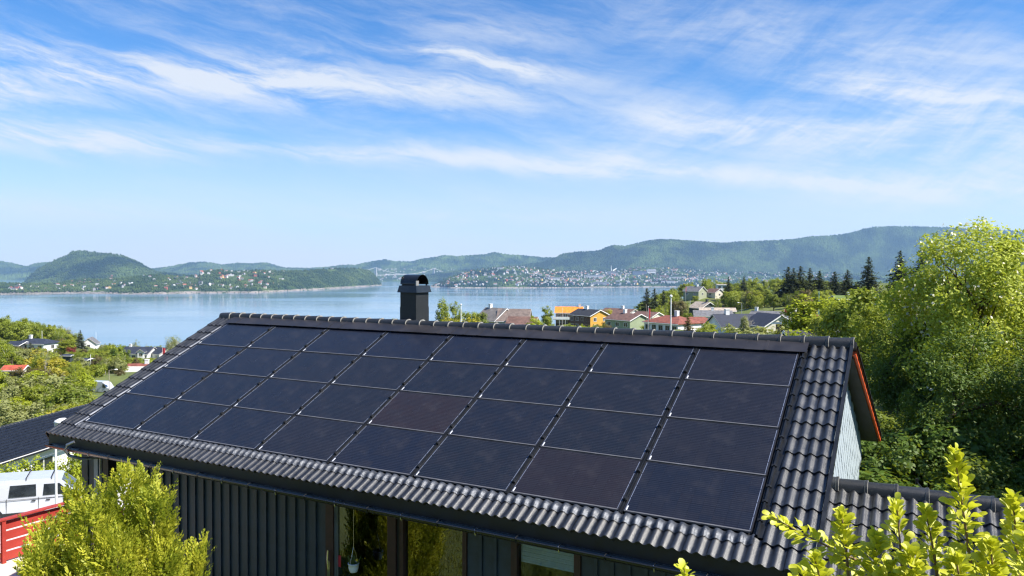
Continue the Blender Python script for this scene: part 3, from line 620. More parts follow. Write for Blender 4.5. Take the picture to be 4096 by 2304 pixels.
P1R = [(-300, 1140), (0, 1137), (119, 1139), (225, 1136), (318, 1122), (400, 1120), (477, 1117), (568, 1106), (636, 1101), (700, 1107), (791, 1106), (803, 1091), (862, 1081), (910, 1085), (954, 1087), (1024, 1083), (1131, 1085), (1230, 1084), (1342, 1075), (1421, 1075), (1473, 1083), (1501, 1103), (1518, 1128), (1530, 1142)]
P1D = [3950] * 4 + [4150] * 6 + [4500] * 6 + [4700, 4950, 5100, 5450, 5700, 5850, 5950, 5980]
P1S = [(-300, 1181), (0, 1180), (318, 1174), (440, 1176), (497, 1178), (560, 1178), (755, 1174), (954, 1172), (1024, 1172), (1262, 1160), (1382, 1152), (1481, 1146), (1530, 1142)]
_, P1V, P1N = hill('wooded_peninsula', P1R, P1D, P1S, 620, 60, M_can2, 71, 4, 16, prof=.72, rock=7)
# woods standing on the peninsula and along the town shore: one mass of small crowns
def wood(name, G, n, hmin, hmax, mat, seed, label, dens, jmax, jmin=2):
    rs = np.random.RandomState(seed); ny, nx, _ = G.shape
    j = jmin + rs.rand(n) * (jmax - jmin - 1); i = rs.rand(n) * (nx - 2); j0 = j.astype(int); i0 = i.astype(int); fj = (j - j0)[:, None]; fi = (i - i0)[:, None]
    P = (G[j0, i0] * (1 - fi) + G[j0, i0 + 1] * fi) * (1 - fj) + (G[j0 + 1, i0] * (1 - fi) + G[j0 + 1, i0 + 1] * fi) * fj
    k = (fbm(P[:, 0] / 140, P[:, 1] / 140, seed, 3) + .5 > dens) & (P[:, 2] > SEA + 5); P = P[k]; n = len(P)
    h = hmin + (hmax - hmin) * rs.rand(n) ** 1.5; con = rs.rand(n) < .3; r = h * np.where(con, .22, .38)
    m = 6; a = np.arange(m) * 2 * np.pi / m
    rings = []
    for (zz, rr) in ((.05, .55), (.42, 1.0), (.8, .62)):
        rc = np.where(con, (1 - zz) * 1.25, rr)
        jit = .7 + .6 * rs.rand(n, m)
        rings.append(np.stack([P[:, None, 0] + (r * rc)[:, None] * jit * np.cos(a), P[:, None, 1] + (r * rc)[:, None] * jit * np.sin(a), P[:, None, 2] + (h * zz)[:, None] + (h[:, None] * .1) * (rs.rand(n, m) - .5)], -1))
    top = P + np.stack([np.zeros(n), np.zeros(n), h], -1)
    V = np.concatenate([np.stack(rings, 1).reshape(n, 3 * m, 3), top[:, None]], 1); S = 3 * m + 1
    fs = []
    for q in range(2):
        for c in range(m): c2 = (c + 1) % m; fs += [(q * m + c, q * m + c2, (q + 1) * m + c2), (q * m + c, (q + 1) * m + c2, (q + 1) * m + c)]
    for c in range(m): fs.append((2 * m + c, 2 * m + (c + 1) % m, 3 * m))
    Fc = (np.array(fs)[None] + (np.arange(n) * S)[:, None, None]).reshape(-1, 3)
    return new(name, mesh_np(name, V.reshape(-1, 3), Fc, mat), label=label, cat='forest', kind='stuff')
wood('forest', P1V, 15000, 7, 15, M_can2, 5, 'mixed green forest covering the wooded peninsula across the fjord', .4, P1N + 3)
wood('forest', TWV, 9000, 8, 17, M_can1, 8, 'dark trees growing between the houses of the town', .47, TWN + 2)
wood('forest', ISV, 6000, 9, 18, M_can1, 9, 'dense dark forest on the round island hill', .2, ISN + 2, 6)
# ---- houses of the towns across the water
WALLC = [('w', (.66, .65, .63)), ('w2', (.5, .5, .49)), ('cr', (.66, .6, .48)), ('rd', (.4, .12, .08)), ('gr', (.32, .32, .32)), ('yl', (.62, .44, .16))]
ROOFC = [('rt', (.33, .1, .06)), ('dk', (.05, .05, .06)), ('gy', (.2, .19, .18)), ('br', (.16, .08, .06))]
def tiny(wc, rc, L=11, Wd=8.5, h=5.5, rise=2.6):
    b = MB(); b.extr([(-Wd / 2, -4), (Wd / 2, -4), (Wd / 2, h), (0, h + rise - .15), (-Wd / 2, h)], 'x', -L / 2, L / 2, 0)
    e = .5; k = rise / (Wd / 2)
    for s in (-1, 1):
        b.hexa([(-L / 2 - e, s * (Wd / 2 + e), h - e * k), (L / 2 + e, s * (Wd / 2 + e), h - e * k), (L / 2 + e, 0, h + rise), (-L / 2 - e, 0, h + rise)] + [(-L / 2 - e, s * (Wd / 2 + e), h - e * k + .25), (L / 2 + e, s * (Wd / 2 + e), h - e * k + .25), (L / 2 + e, 0, h + rise + .25), (-L / 2 - e, 0, h + rise + .25)], 1)
    for s in (-1, 1):
        for x in (-3.2, 0, 3.2): b.box(x - .7, x + .7, s * Wd / 2 - .05, s * Wd / 2 + .05, 1.2, 2.6, 2); b.box(x - .7, x + .7, s * Wd / 2 - .05, s * Wd / 2 + .05, 3.7, 4.9, 2)
    return b, [pm('far_wall_' + wc[0], wc[1], .7), pm('far_roof_' + rc[0], rc[1], .8), M_dgl]
HV = []
for wi in (0, 0, 0, 1, 2, 5, 3, 4):
    for ri in (0, 1, 3): b, mm = tiny(WALLC[wi], ROOFC[ri]); HV.append((b, mm, b.mesh('town_house', mm)))
rs = np.random.RandomState(77)
def spots(G, n, jr, ir, seed, zmin=4):
    rs = np.random.RandomState(seed); ny, nx, _ = G.shape; out = []
    for _ in range(n * 30):
        if len(out) >= n: break
        j = int(jr[0] + rs.rand() * (jr[1] - jr[0])); i = int(nx * (ir[0] + rs.rand() * (ir[1] - ir[0]))); p = G[min(j, ny - 1), min(i, nx - 1)]
        if p[2] < SEA + zmin or any(abs(p[0] - q[0]) + abs(p[1] - q[1]) < 16 for q in out[-60:]): continue
        out.append(p)
    return out
AREAS = [(spots(P1V, 62, (6, P1N), (.52, .76), 1), 'wooded peninsula'),
         (spots(P1V, 34, (4, P1N * .9), (.18, .5), 2), 'flat neck of peninsula'),
         (spots(TWV, 190, (4, TWN * .96), (.05, .62), 3), 'far town'),
         (spots(ISV, 14, (6, 16), (.5, .98), 6), 'island hill foot')]
for pts, lab in AREAS:
    for p in pts:
        k_ = rs.randint(len(HV)); b, mm, me = HV[k_]; wn_ = ['white', 'white', 'white', 'off white', 'cream', 'yellow', 'red', 'grey'][k_ // 3]; rn_ = ['red', 'dark', 'brown'][k_ % 3]
        hx_ = p[0] / p[1]; al_ = [q[0] / q[1] for q in pts]; th_ = (hx_ - min(al_)) / (max(al_) - min(al_)); zo_ = ['left end', 'left part', 'middle', 'right part', 'right end'][min(4, int(th_ * 5))]
        zz_ = [q[2] for q in pts]; up_ = ['low', 'halfway up', 'high'][min(2, int((p[2] - min(zz_)) / (max(zz_) - min(zz_) + .01) * 3))]
        new('town_house', me, loc=(p[0], p[1], p[2] + 2.5), rot=(0, 0, rs.rand() * 6.28), scale=float(.95 + .6 * rs.rand()), label=f'{wn_} house with {rn_} roof, {up_}, {zo_} of the {lab}', cat='house', group='houses of the ' + lab)
# the rest of the town, past counting
VV = []; FF = []; MI = []; off = 0
mats = [pm('far_wall_grey', (.42, .42, .42)), pm('far_roof_rt', (.3, .1, .07)), pm('far_roof_gy', (.2, .2, .2))]
rest = spots(TWV, 420, (5, TWN), (.02, .85), 13) + spots(TWV, 330, (4, TWN * .8), (.22, .56), 23) + spots(BCV, 200, (3, BCN), (.2, .85), 14) + spots(MTV, 200, (4, 24), (.15, .5), 15) + spots(P1V, 50, (8, P1N), (.3, .8), 16)
for p in rest:
    L, Wd, h, rise = 9 + 12 * rs.rand() ** 2 * 1.6, 7 + 3 * rs.rand(), 4 + 3 * rs.rand(), 2.2; a = rs.rand() * 6.28; c, s = math.cos(a), math.sin(a); r_ = 1 + int(rs.rand() < .5)
    q = [(-L / 2, -Wd / 2, -4), (L / 2, -Wd / 2, -4), (L / 2, Wd / 2, -4), (-L / 2, Wd / 2, -4), (-L / 2, -Wd / 2, h), (L / 2, -Wd / 2, h), (L / 2, Wd / 2, h), (-L / 2, Wd / 2, h), (-L / 2, 0, h + rise), (L / 2, 0, h + rise)]
    VV += [(p[0] + x * c - y * s, p[1] + x * s + y * c, p[2] + z + 2.5) for x, y, z in q]
    for f, m_ in (((0, 1, 5), 0), ((0, 5, 4), 0), ((1, 2, 6), 0), ((1, 6, 5), 0), ((5, 6, 9), 0), ((2, 3, 7), 0), ((2, 7, 6), 0), ((3, 0, 4), 0), ((3, 4, 7), 0), ((4, 8, 7), 0), ((4, 5, 9), r_), ((4, 9, 8), r_), ((6, 7, 8), r_), ((6, 8, 9), r_)): FF.append([off + k for k in f]); MI.append(m_)
    off += 10
new('distant_houses', mesh_np('distant_houses', VV, FF, mats, False, MI), label='scattered pale specks of the farthest houses of the town', cat='houses', kind='stuff')
# larger buildings of the town, picked out one by one
def grid_at(G, px, py):
    Pn = G.reshape(-1, 3); d = Pn @ FW; X = 2048 + F * (Pn @ RT) / d; Y = 1152 - F * (Pn @ UP) / d
    return Pn[np.argmin((X - px) ** 2 + (Y - py) ** 2)]
def block(px, py, w, h, dp, wall, roofm, lab, name='town_block', floors=3, yaw=0):
    h *= 1.25; p = grid_at(TWV, px, py) + np.array([0, 0, 4.]); root = new(name, None, loc=p, rot=(0, 0, yaw), label=lab, cat='building', group='large buildings of the town')
    b = MB(); b.box(-w / 2, w / 2, 0, dp, -6, h); b.obj('wall', wall, root)
    b = MB(); b.box(-w / 2 - .6, w / 2 + .6, -.6, dp + .6, h, h + 1.2); b.obj('roof', roofm, root)
    for f in range(floors):
        z = h * (f + .5) / floors; MB().box(-w / 2 + 1.5, w / 2 - 1.5, -.25, -.02, z - h / floors * .2, z + h / floors * .2).obj('window_band', M_dgl, root)
RG, RW, RR = pm('far_roof_gy', (.2, .2, .2)), pm('far_roof_white', (.6, .6, .6)), pm('far_roof_rt', (.33, .1, .06))
WW, WG, WB, WP = pm('block_white', (.8, .79, .77)), pm('block_grey', (.3, .32, .36)), pm('block_blue', (.16, .2, .28)), pm('block_pink', (.5, .3, .26))
for a in [(2606, 1098, 68, 30, 40, WW, RW, 'tall white block with window bands, highest in the town'), (2560, 1100, 110, 22, 40, WB, RG, 'long dark grey block left of the tall white block'), (2490, 1115, 72, 20, 30, WP, RW, 'pinkish block with white bands below the long grey block'),
          (2375, 1114, 150, 16, 30, WW, RG, 'long white building in the middle of the town'), (2316, 1123, 100, 12, 25, WW, RG, 'low white hall near the waterfront of the town'), (2280, 1116, 80, 14, 25, WG, RW, 'grey building on the slope left of the long white building'),
          (2445, 1098, 60, 16, 25, WG, RW, 'flat grey block just below the white sail church'), (2620, 1136, 50, 10, 20, WW, RR, 'white quay house with orange tiled roof'), (2672, 1134, 100, 12, 22, WW, RR, 'long row with red tiled roof at the waterfront'),
          (2710, 1118, 130, 12, 30, WW, RW, 'wide low white warehouse right in the town'), (2540, 1130, 120, 11, 28, WW, RW, 'wide white hall standing close to the far shore'), (2215, 1120, 90, 12, 22, WW, RG, 'long white building above the left town shore'),
          (2650, 1112, 90, 13, 26, WP, RR, 'red roofed block under the tall white block'), (2405, 1137, 110, 8, 20, WG, RW, 'low grey boathouse row at the far waterline'), (2560, 1082, 50, 9, 18, WW, RG, 'white school on the slope above the town'), (1998, 1078, 60, 9, 18, WW, RG, 'white row on top of the left town hill')]:
    block(a[0], a[1], *a[2:7], a[7])
p = grid_at(TWV, 2450, 1085); root = new('church', None, loc=p, label='white church with a sail shaped roof and thin spire above the town', cat='church')
b = MB(); b.hexa([(-4, 0, 0), (38, 0, 0), (38, 22, 0), (-4, 22, 0), (-3, 9, 8), (38, 9, 30), (38, 12, 30), (-3, 12, 8)]); b.obj('sail_roof', WW, root)
b = MB(); b.hexa([(-12, 8, 0), (-4, 8, 0), (-4, 14, 0), (-12, 14, 0), (-11.5, 10.5, 58), (-10.5, 10.5, 58), (-10.5, 11.5, 58), (-11.5, 11.5, 58)]); b.obj('spire', WW, root)
p = grid_at(TWV, 2382, 1087); root = new('sports_hall', None, loc=p, label='white hall with a curved roof left of the church', cat='building')
b = MB(); n = 10; b.extr([(-28 + 56 * i / n, 14 * math.sin(math.pi * i / n) ** .7) for i in range(n + 1)] + [(28, -5), (-28, -5)], 'y', 0, 30); b.obj('curved_roof', WW, root)
# suspension bridge
bz = SEA
A = on_sea(1502.6, 1134); B = at(1735, 1128, 8300); A[2] = B[2] = SEA
A = at(1502.6, 1132, 7250); A[2] = SEA
root = new('suspension_bridge', None, label='grey suspension bridge with two tall pylons over the narrows', cat='bridge')
u = Vector((B[0] - A[0], B[1] - A[1], 0)); LB = u.length; u.normalize(); w = Vector((-u.y, u.x, 0)); M_br = pm('bridge_concrete', (.42, .41, .4), .8)
def bp(t, side=0, z=0): return Vector((A[0], A[1], SEA)) + u * t + w * side + Vector((0, 0, z))
for t0 in (0, LB):
    b = MB()
    for sd_ in (-9, 9): b.hexa([bp(t0 - 5, sd_ - 4, -3), bp(t0 + 5, sd_ - 4, -3), bp(t0 + 5, sd_ + 4, -3), bp(t0 - 5, sd_ + 4, -3), bp(t0 - 3.5, sd_ * .8 - 3, 150), bp(t0 + 3.5, sd_ * .8 - 3, 150), bp(t0 + 3.5, sd_ * .8 + 3, 150), bp(t0 - 3.5, sd_ * .8 + 3, 150)])
    for z in (60, 105, 143): b.hexa([bp(t0 - 3, -8, z), bp(t0 + 3, -8, z), bp(t0 + 3, 8, z), bp(t0 - 3, 8, z), bp(t0 - 3, -8, z + 6), bp(t0 + 3, -8, z + 6), bp(t0 + 3, 8, z + 6), bp(t0 - 3, 8, z + 6)])
    b.obj('pylon', M_br, root)
def deckz(t): return 72 + 8 * (1 - ((t - LB / 2) / (LB / 2)) ** 2) * .8
b = MB(); ts = np.linspace(-620, LB + 620, 40)
for a, c in zip(ts[:-1], ts[1:]): b.hexa([bp(a, -8, deckz(a)), bp(c, -8, deckz(c)), bp(c, 8, deckz(c)), bp(a, 8, deckz(a)), bp(a, -8, deckz(a) + 4), bp(c, -8, deckz(c) + 4), bp(c, 8, deckz(c) + 4), bp(a, 8, deckz(a) + 4)])
b.obj('deck', M_br, root)
for sd_ in (-8, 8):
    pts = [bp(t, sd_, deckz(LB / 2) + 8 + (150 - deckz(LB / 2) - 8) * ((t - LB / 2) / (LB / 2)) ** 2) for t in np.linspace(0, LB, 30)]
    pts = [bp(-480, sd_, 60)] + pts + [bp(LB + 480, sd_, 60)]
    MB().tube(pts, 1.1, 5).obj('main_cable', M_br, root)
b = MB()
for t in np.linspace(20, LB - 20, 44):
    z1 = deckz(LB / 2) + 8 + (150 - deckz(LB / 2) - 8) * ((t - LB / 2) / (LB / 2)) ** 2
    for sd_ in (-8, 8): b.tube([bp(t, sd_, deckz(t)), bp(t, sd_, z1)], .35, 3)
b.obj('hangers', M_br, root, kind='stuff')
p = grid_at(MTV, 3650, 906); MB().tube([(0, 0, -5), (0, 0, 60)], [1.6, .9], 5).obj('radio_mast', M_br, loc=p, label='thin radio mast on top of the right mountain', cat='mast')
# the air between: one even pale haze round everything below the sky
hz = bpy.data.materials.new('haze_air'); hz.use_nodes = True; t = NT(hz.node_tree); t.n.clear()
pv = t.node('ShaderNodeVolumePrincipled', {'Color': (.44, .67, 1, 1), 'Density': 4.3e-5, 'Anisotropy': .1})
t.l.new(pv.outputs[0], t.node('ShaderNodeOutputMaterial').inputs[1])
MB().box(-15500, 15500, -450, 14200, -114, 760).obj('haze', hz, kind='stuff', label='pale blue haze hanging over the whole fjord', cat='haze')

# ================================================================== HOUSES BETWEEN THE ROOF AND THE FJORD (data first: they shape the ground)
def cw(n, c, **k): return pm('wall_' + n, c, .7, var=.08, vscale=.8, **k)
def crf(n, c): return pm('roof_' + n, c, .75, var=.3, vscale=1.2, bump=.6, bscale=5)
wW, wC, wY, wG, wB, wD, wS = cw('white', (.74, .74, .73)), cw('cream', (.62, .58, .48)), cw('yellow', (.56, .3, .045)), cw('green', (.27, .32, .2)), cw('brown', (.12, .06, .035)), cw('dark', (.035, .045, .05)), cw('stone', (.45, .42, .38))
rG, rK, rR, rB, rO, rT, rN, rTan, rTurf = crf('grey', (.16, .145, .135)), crf('black', (.022, .024, .032)), crf('red', (.2, .062, .042)), crf('brown', (.135, .075, .06)), crf('orange', (.66, .2, .02)), crf('slate', (.13, .13, .14)), crf('navy', (.02, .026, .045)), crf('tan', (.36, .3, .24)), crf('turf', (.1, .15, .03))
HS = [  # label, blocks: ridge middle (px, py, metres away), turn of ridge, length, width, wall height, pitch, wall, roof, hip, windows on long side / gable, chimney
    ('cream house with grey gables and a lower brown wing behind the ridge', [(1985, 1233, 225, -48, 9, 9, 5.2, 36, wC, rG, 0, 2, 1, -.6), (2058, 1237, 222, -8, 9, 8.5, 4.6, 36, wW, crf('taupe', (.15, .115, .1)), 0, 0, 0, 9), (2092, 1268, 216, -14, 8, 7, 2.6, 30, wW, rB, 0, 0, 1, 9)]),
    ('house with bright orange roof and white balcony', [(2277, 1228, 300, -6, 10.5, 8, 4.8, 27, wB, rO, 0, 4, 0, .8)]),
    ('yellow house with black roof beside the orange roof', [(2357, 1238, 260, -55, 11, 8.5, 5.2, 23, wY, rK, 0, 4, 2, -.2)]),
    ('green board house with brown roof in front of white gabled houses', [(2510, 1254, 230, -55, 11, 8.5, 5.4, 22, wG, rB, 0, 3, 0, -.2)]),
    ('white house with wide brown roof behind the green house', [(2480, 1235, 300, -50, 15, 9, 4.5, 23, wW, rB, 0, 2, 1, .2)]),
    ('small cream house with brown roof right of the green house', [(2592, 1248, 265, -50, 9, 7, 3, 22, wC, rB, 0, 1, 1, 9)]),
    ('long white house with red hipped roof behind the tall pole', [(2690, 1262, 190, -55, 11.5, 8.5, 5, 21, wW, rR, 1, 5, 0, .25), (2788, 1267, 192, -4, 9.5, 7.5, 4.4, 21, wW, rR, 1, 2, 0, 9)]),
    ('low house with steep black roof and pale square chimney', [(2935, 1258, 170, 10, 9.5, 9, 2.8, 30, wW, rN, 0, 3, 0, -.35)]),
    ('white gable with one square window under a black roof', [(3078, 1256, 165, -78, 9, 7.4, 3.4, 31, wC, rN, 0, 0, 1, 9)]),
    ('low grey roofed house with a red flag behind the white gable', [(3082, 1246, 235, -35, 11, 8, 3, 22, wW, rT, 0, 2, 1, -.8)]),
    ('grey hipped roof half hidden by the bright green tree', [(3165, 1251, 205, -60, 10, 8, 3, 26, wW, rG, 1, 1, 1, .2)]),
    ('red roofed house among the trees on the right', [(3318, 1264, 200, -30, 10, 8, 3, 26, wW, rR, 0, 1, 1, 9)]),
    ('flat shed roof of pale corrugated sheet', [(3248, 1306, 110, 0, 5.6, 4, 2.6, 7, wW, rTan, 0, 0, 0, 9)]),
    ('small black tiled roof just behind the ridge on the right', [(3268, 1327, 75, 0, 5.8, 3.6, 2.4, 24, wD, rK, 0, 0, 0, 9)]),
    ('dark brown shed with flat roof beside the white gable', [(3146, 1291, 120, 24, 2.2, 2.4, 2.4, 6, wB, rT, 0, 0, 0, 9)]),
    ('dark cabin with green turf roof and white vent', [(3385, 1183, 260, 0, 9, 7, 2.6, 17, wD, rTurf, 0, 2, 0, .2)]),
    ('wide low house with grey roof in the middle of the houses', [(2850, 1243, 272, -10, 13, 9, 3.4, 20, wW, rT, 0, 3, 0, .0)]),
    ('house with pale tan roof just above the wide grey roof', [(2868, 1232, 292, -10, 13, 8, 3.2, 15, wS, rTan, 0, 0, 0, 9)]),
    ('dark gabled house with black chimney below the wooded hill', [(2812, 1208, 315, -68, 9, 8, 3.2, 30, wD, rTan, 0, 1, 2, .6)]),
    ('lone house with dark roof high on the wooded hill', [(2780, 1146, 430, -50, 10.5, 7.6, 3.8, 33, cw('moss', (.3, .32, .22)), rT, 0, 2, 1, .3)]),
    ('small brown gabled house on the wooded hill', [(2858, 1155, 432, -60, 8, 7, 2.8, 30, wC, rB, 0, 1, 1, 9)]),
    ('white cube shaped house on the wooded hill', [(2884, 1137, 470, -5, 5.6, 6, 6, 4, wW, rTan, 0, 2, 0, 9)]),
    ('long dark house with navy roof on the left slope', [(150, 1354, 275, -12, 13, 8, 3, 20, wW, rN, 1, 4, 1, -.45), (75, 1366, 272, -12, 6, 6, 2.2, 20, wD, rN, 0, 1, 0, 9)]),
    ('white house with steep dark gable close to the water', [(362, 1350, 400, -72, 9, 7, 4.4, 40, wW, rT, 0, 0, 1, 9)]),
    ('white house with black roof and white dormer by the water', [(560, 1388, 330, -8, 13, 9, 3.2, 28, wW, rN, 0, 5, 0, -.7), (569, 1396, 325.3, -90, 3, 2.7, 3, 36, wW, rN, 0, 0, 1, 9)]),
    ('white house with black roof and a red flag next to the dormer house', [(650, 1391, 330, -38, 10, 8, 3.2, 28, wW, rN, 0, 2, 1, 9)]),
    ('small white gable beside a round tree at the water', [(697, 1363, 420, -80, 7, 6, 5, 36, wC, rT, 0, 0, 1, 9)]),
    ('house with red ridge and pale grey front roof left of the panels', [(562, 1456, 200, 4, 5.6, 5, 3, 20, wW, rR, 0, 2, 0, .6), (556, 1468, 196, 4, 5.2, 4.6, 2.4, 22, wW, pm('roof_pale', (.46, .46, .42), .8, var=.15), 0, 0, 0, 9)]),
    ('small bright red roof deep in the trees on the left', [(64, 1463, 150, 10, 3.4, 3, 2.2, 22, wC, crf('vermilion', (.36, .07, .04)), 0, 1, 0, 9)]),
    ('dark blue shed below the red leaved tree', [(278, 1418, 232, -5, 2.6, 3, 2.4, 8, wD, rN, 0, 0, 0, 9)]),
    ('dark shed beside a white pole among the left trees', [(346, 1434, 192, -5, 1.8, 2.4, 2.4, 8, wD, rN, 0, 0, 0, 9)]),
]
for lab, bl in HS:
    for q in bl:
        r = at(q[0], q[1], q[2]); rise = q[5] / 2 * math.tan(R(q[7])); zb = r[2] - rise - q[6]
        HOUSES.append((r[0], q[2], max(q[4], q[5]) * .62))
        CTRL.append((r[0], q[2], zb + .15))
CTRL += [(-71.5, 130, -21.1), (-92, 128, -20), (-60, 140, -21.6), (-197, 350, -39.8), (-180, 318, -36), (-140, 330, -40), (-215, 378, -41.5)]
VAN = at(150, 2072, 35.0); CTRL += [(VAN[0], 35, VAN[2]), (VAN[0] + 4, 37, VAN[2] - .05), (VAN[0] - 3, 33, VAN[2])]
NE = at(183, 1791, 58.0); NAL = R(6)              # neighbour's eave corner, direction of its ridge
HOUSES += [(NE[0] - 4, 58, 12), (NE[0] - 8, 50, 9)]
solve_ground()
xs = np.unique(np.concatenate([np.linspace(-900, -130, 60), np.linspace(-130, 130, 175), np.linspace(130, 900, 60)])); ys = np.unique(np.concatenate([np.linspace(-420, -30, 26), np.linspace(-30, 130, 108), np.linspace(130, 560, 130), np.linspace(560, 1240, 60)]))
X, Y = np.meshgrid(xs, ys); Zt = tz(X, Y) + .5 * fbm(X / 22, Y / 22, 3, 3) * np.clip((np.hypot(X, Y - 8) - 24) / 30, 0, 1)
nxg, nyg = len(xs), len(ys); i, j = np.meshgrid(np.arange(nxg - 1), np.arange(nyg - 1)); a = (j * nxg + i).ravel()
gm = bpy.data.materials.new('grassy_ground'); gm.use_nodes = True; t = NT(gm.node_tree); bs = t.n['Principled BSDF']; g = t.node('ShaderNodeNewGeometry').outputs['Position']
c = t.mix(t.sstep(t.noise(g, .06, 5, .6), .35, .65), (.07, .105, .018, 1), (.125, .15, .035, 1)); c = t.mix(t.m('MULTIPLY', t.sstep(t.noise(g, .9, 4, .7), .4, .75), .7), c, (.05, .06, .018, 1))
c = t.mix(t.m('MULTIPLY', t.sstep(t.noise(g, .035, 3, .6), .6, .72), .8), c, (.2, .15, .1, 1)); c = t.mix(t.m('MULTIPLY', t.sstep(t.noise(g, 14, 3, .7), .35, .75), .5), c, (.15, .17, .03, 1))
t.put(bs.inputs['Base Color'], c); bs.inputs['Roughness'].default_value = .95; t.put(bs.inputs['Normal'], t.node('ShaderNodeBump', {'Strength': .8, 'Distance': .05, 'Height': t.noise(g, 18, 4, .7)}).outputs[0])
new('ground', mesh_np('ground', np.stack([X, Y, Zt], -1).reshape(-1, 3), np.stack([a, a + 1, a + nxg + 1, a + nxg], -1), gm, True), kind='structure')
def sheet(name, x0, x1, y0, y1, n, m, mat, lift, rot=0, cx=0, cy_=0):
    u, v = np.meshgrid(np.linspace(x0, x1, n), np.linspace(y0, y1, m)); c, s = math.cos(rot), math.sin(rot); X = cx + u * c - v * s; Y = cy_ + u * s + v * c
    Z = tz(X, Y) + .5 * fbm(X / 22, Y / 22, 3, 3) * np.clip((np.hypot(X, Y - 8) - 24) / 30, 0, 1) + lift
    i, j = np.meshgrid(np.arange(n - 1), np.arange(m - 1)); a = (j * n + i).ravel()
    return new(name, mesh_np(name, np.stack([X, Y, Z], -1).reshape(-1, 3), np.stack([a, a + 1, a + n + 1, a + n], -1), mat, True), kind='structure')
sheet('driveway', -7.5, 9.5, -6, 20, 30, 40, M_conc, .06, -.1, VAN[0] - 1.5, 35)
sheet('footpath', -1.4, 1.4, -20, 40, 8, 60, pm('gravel_path', (.3, .22, .16), .9, var=.2), .05, .5, -92, 200)

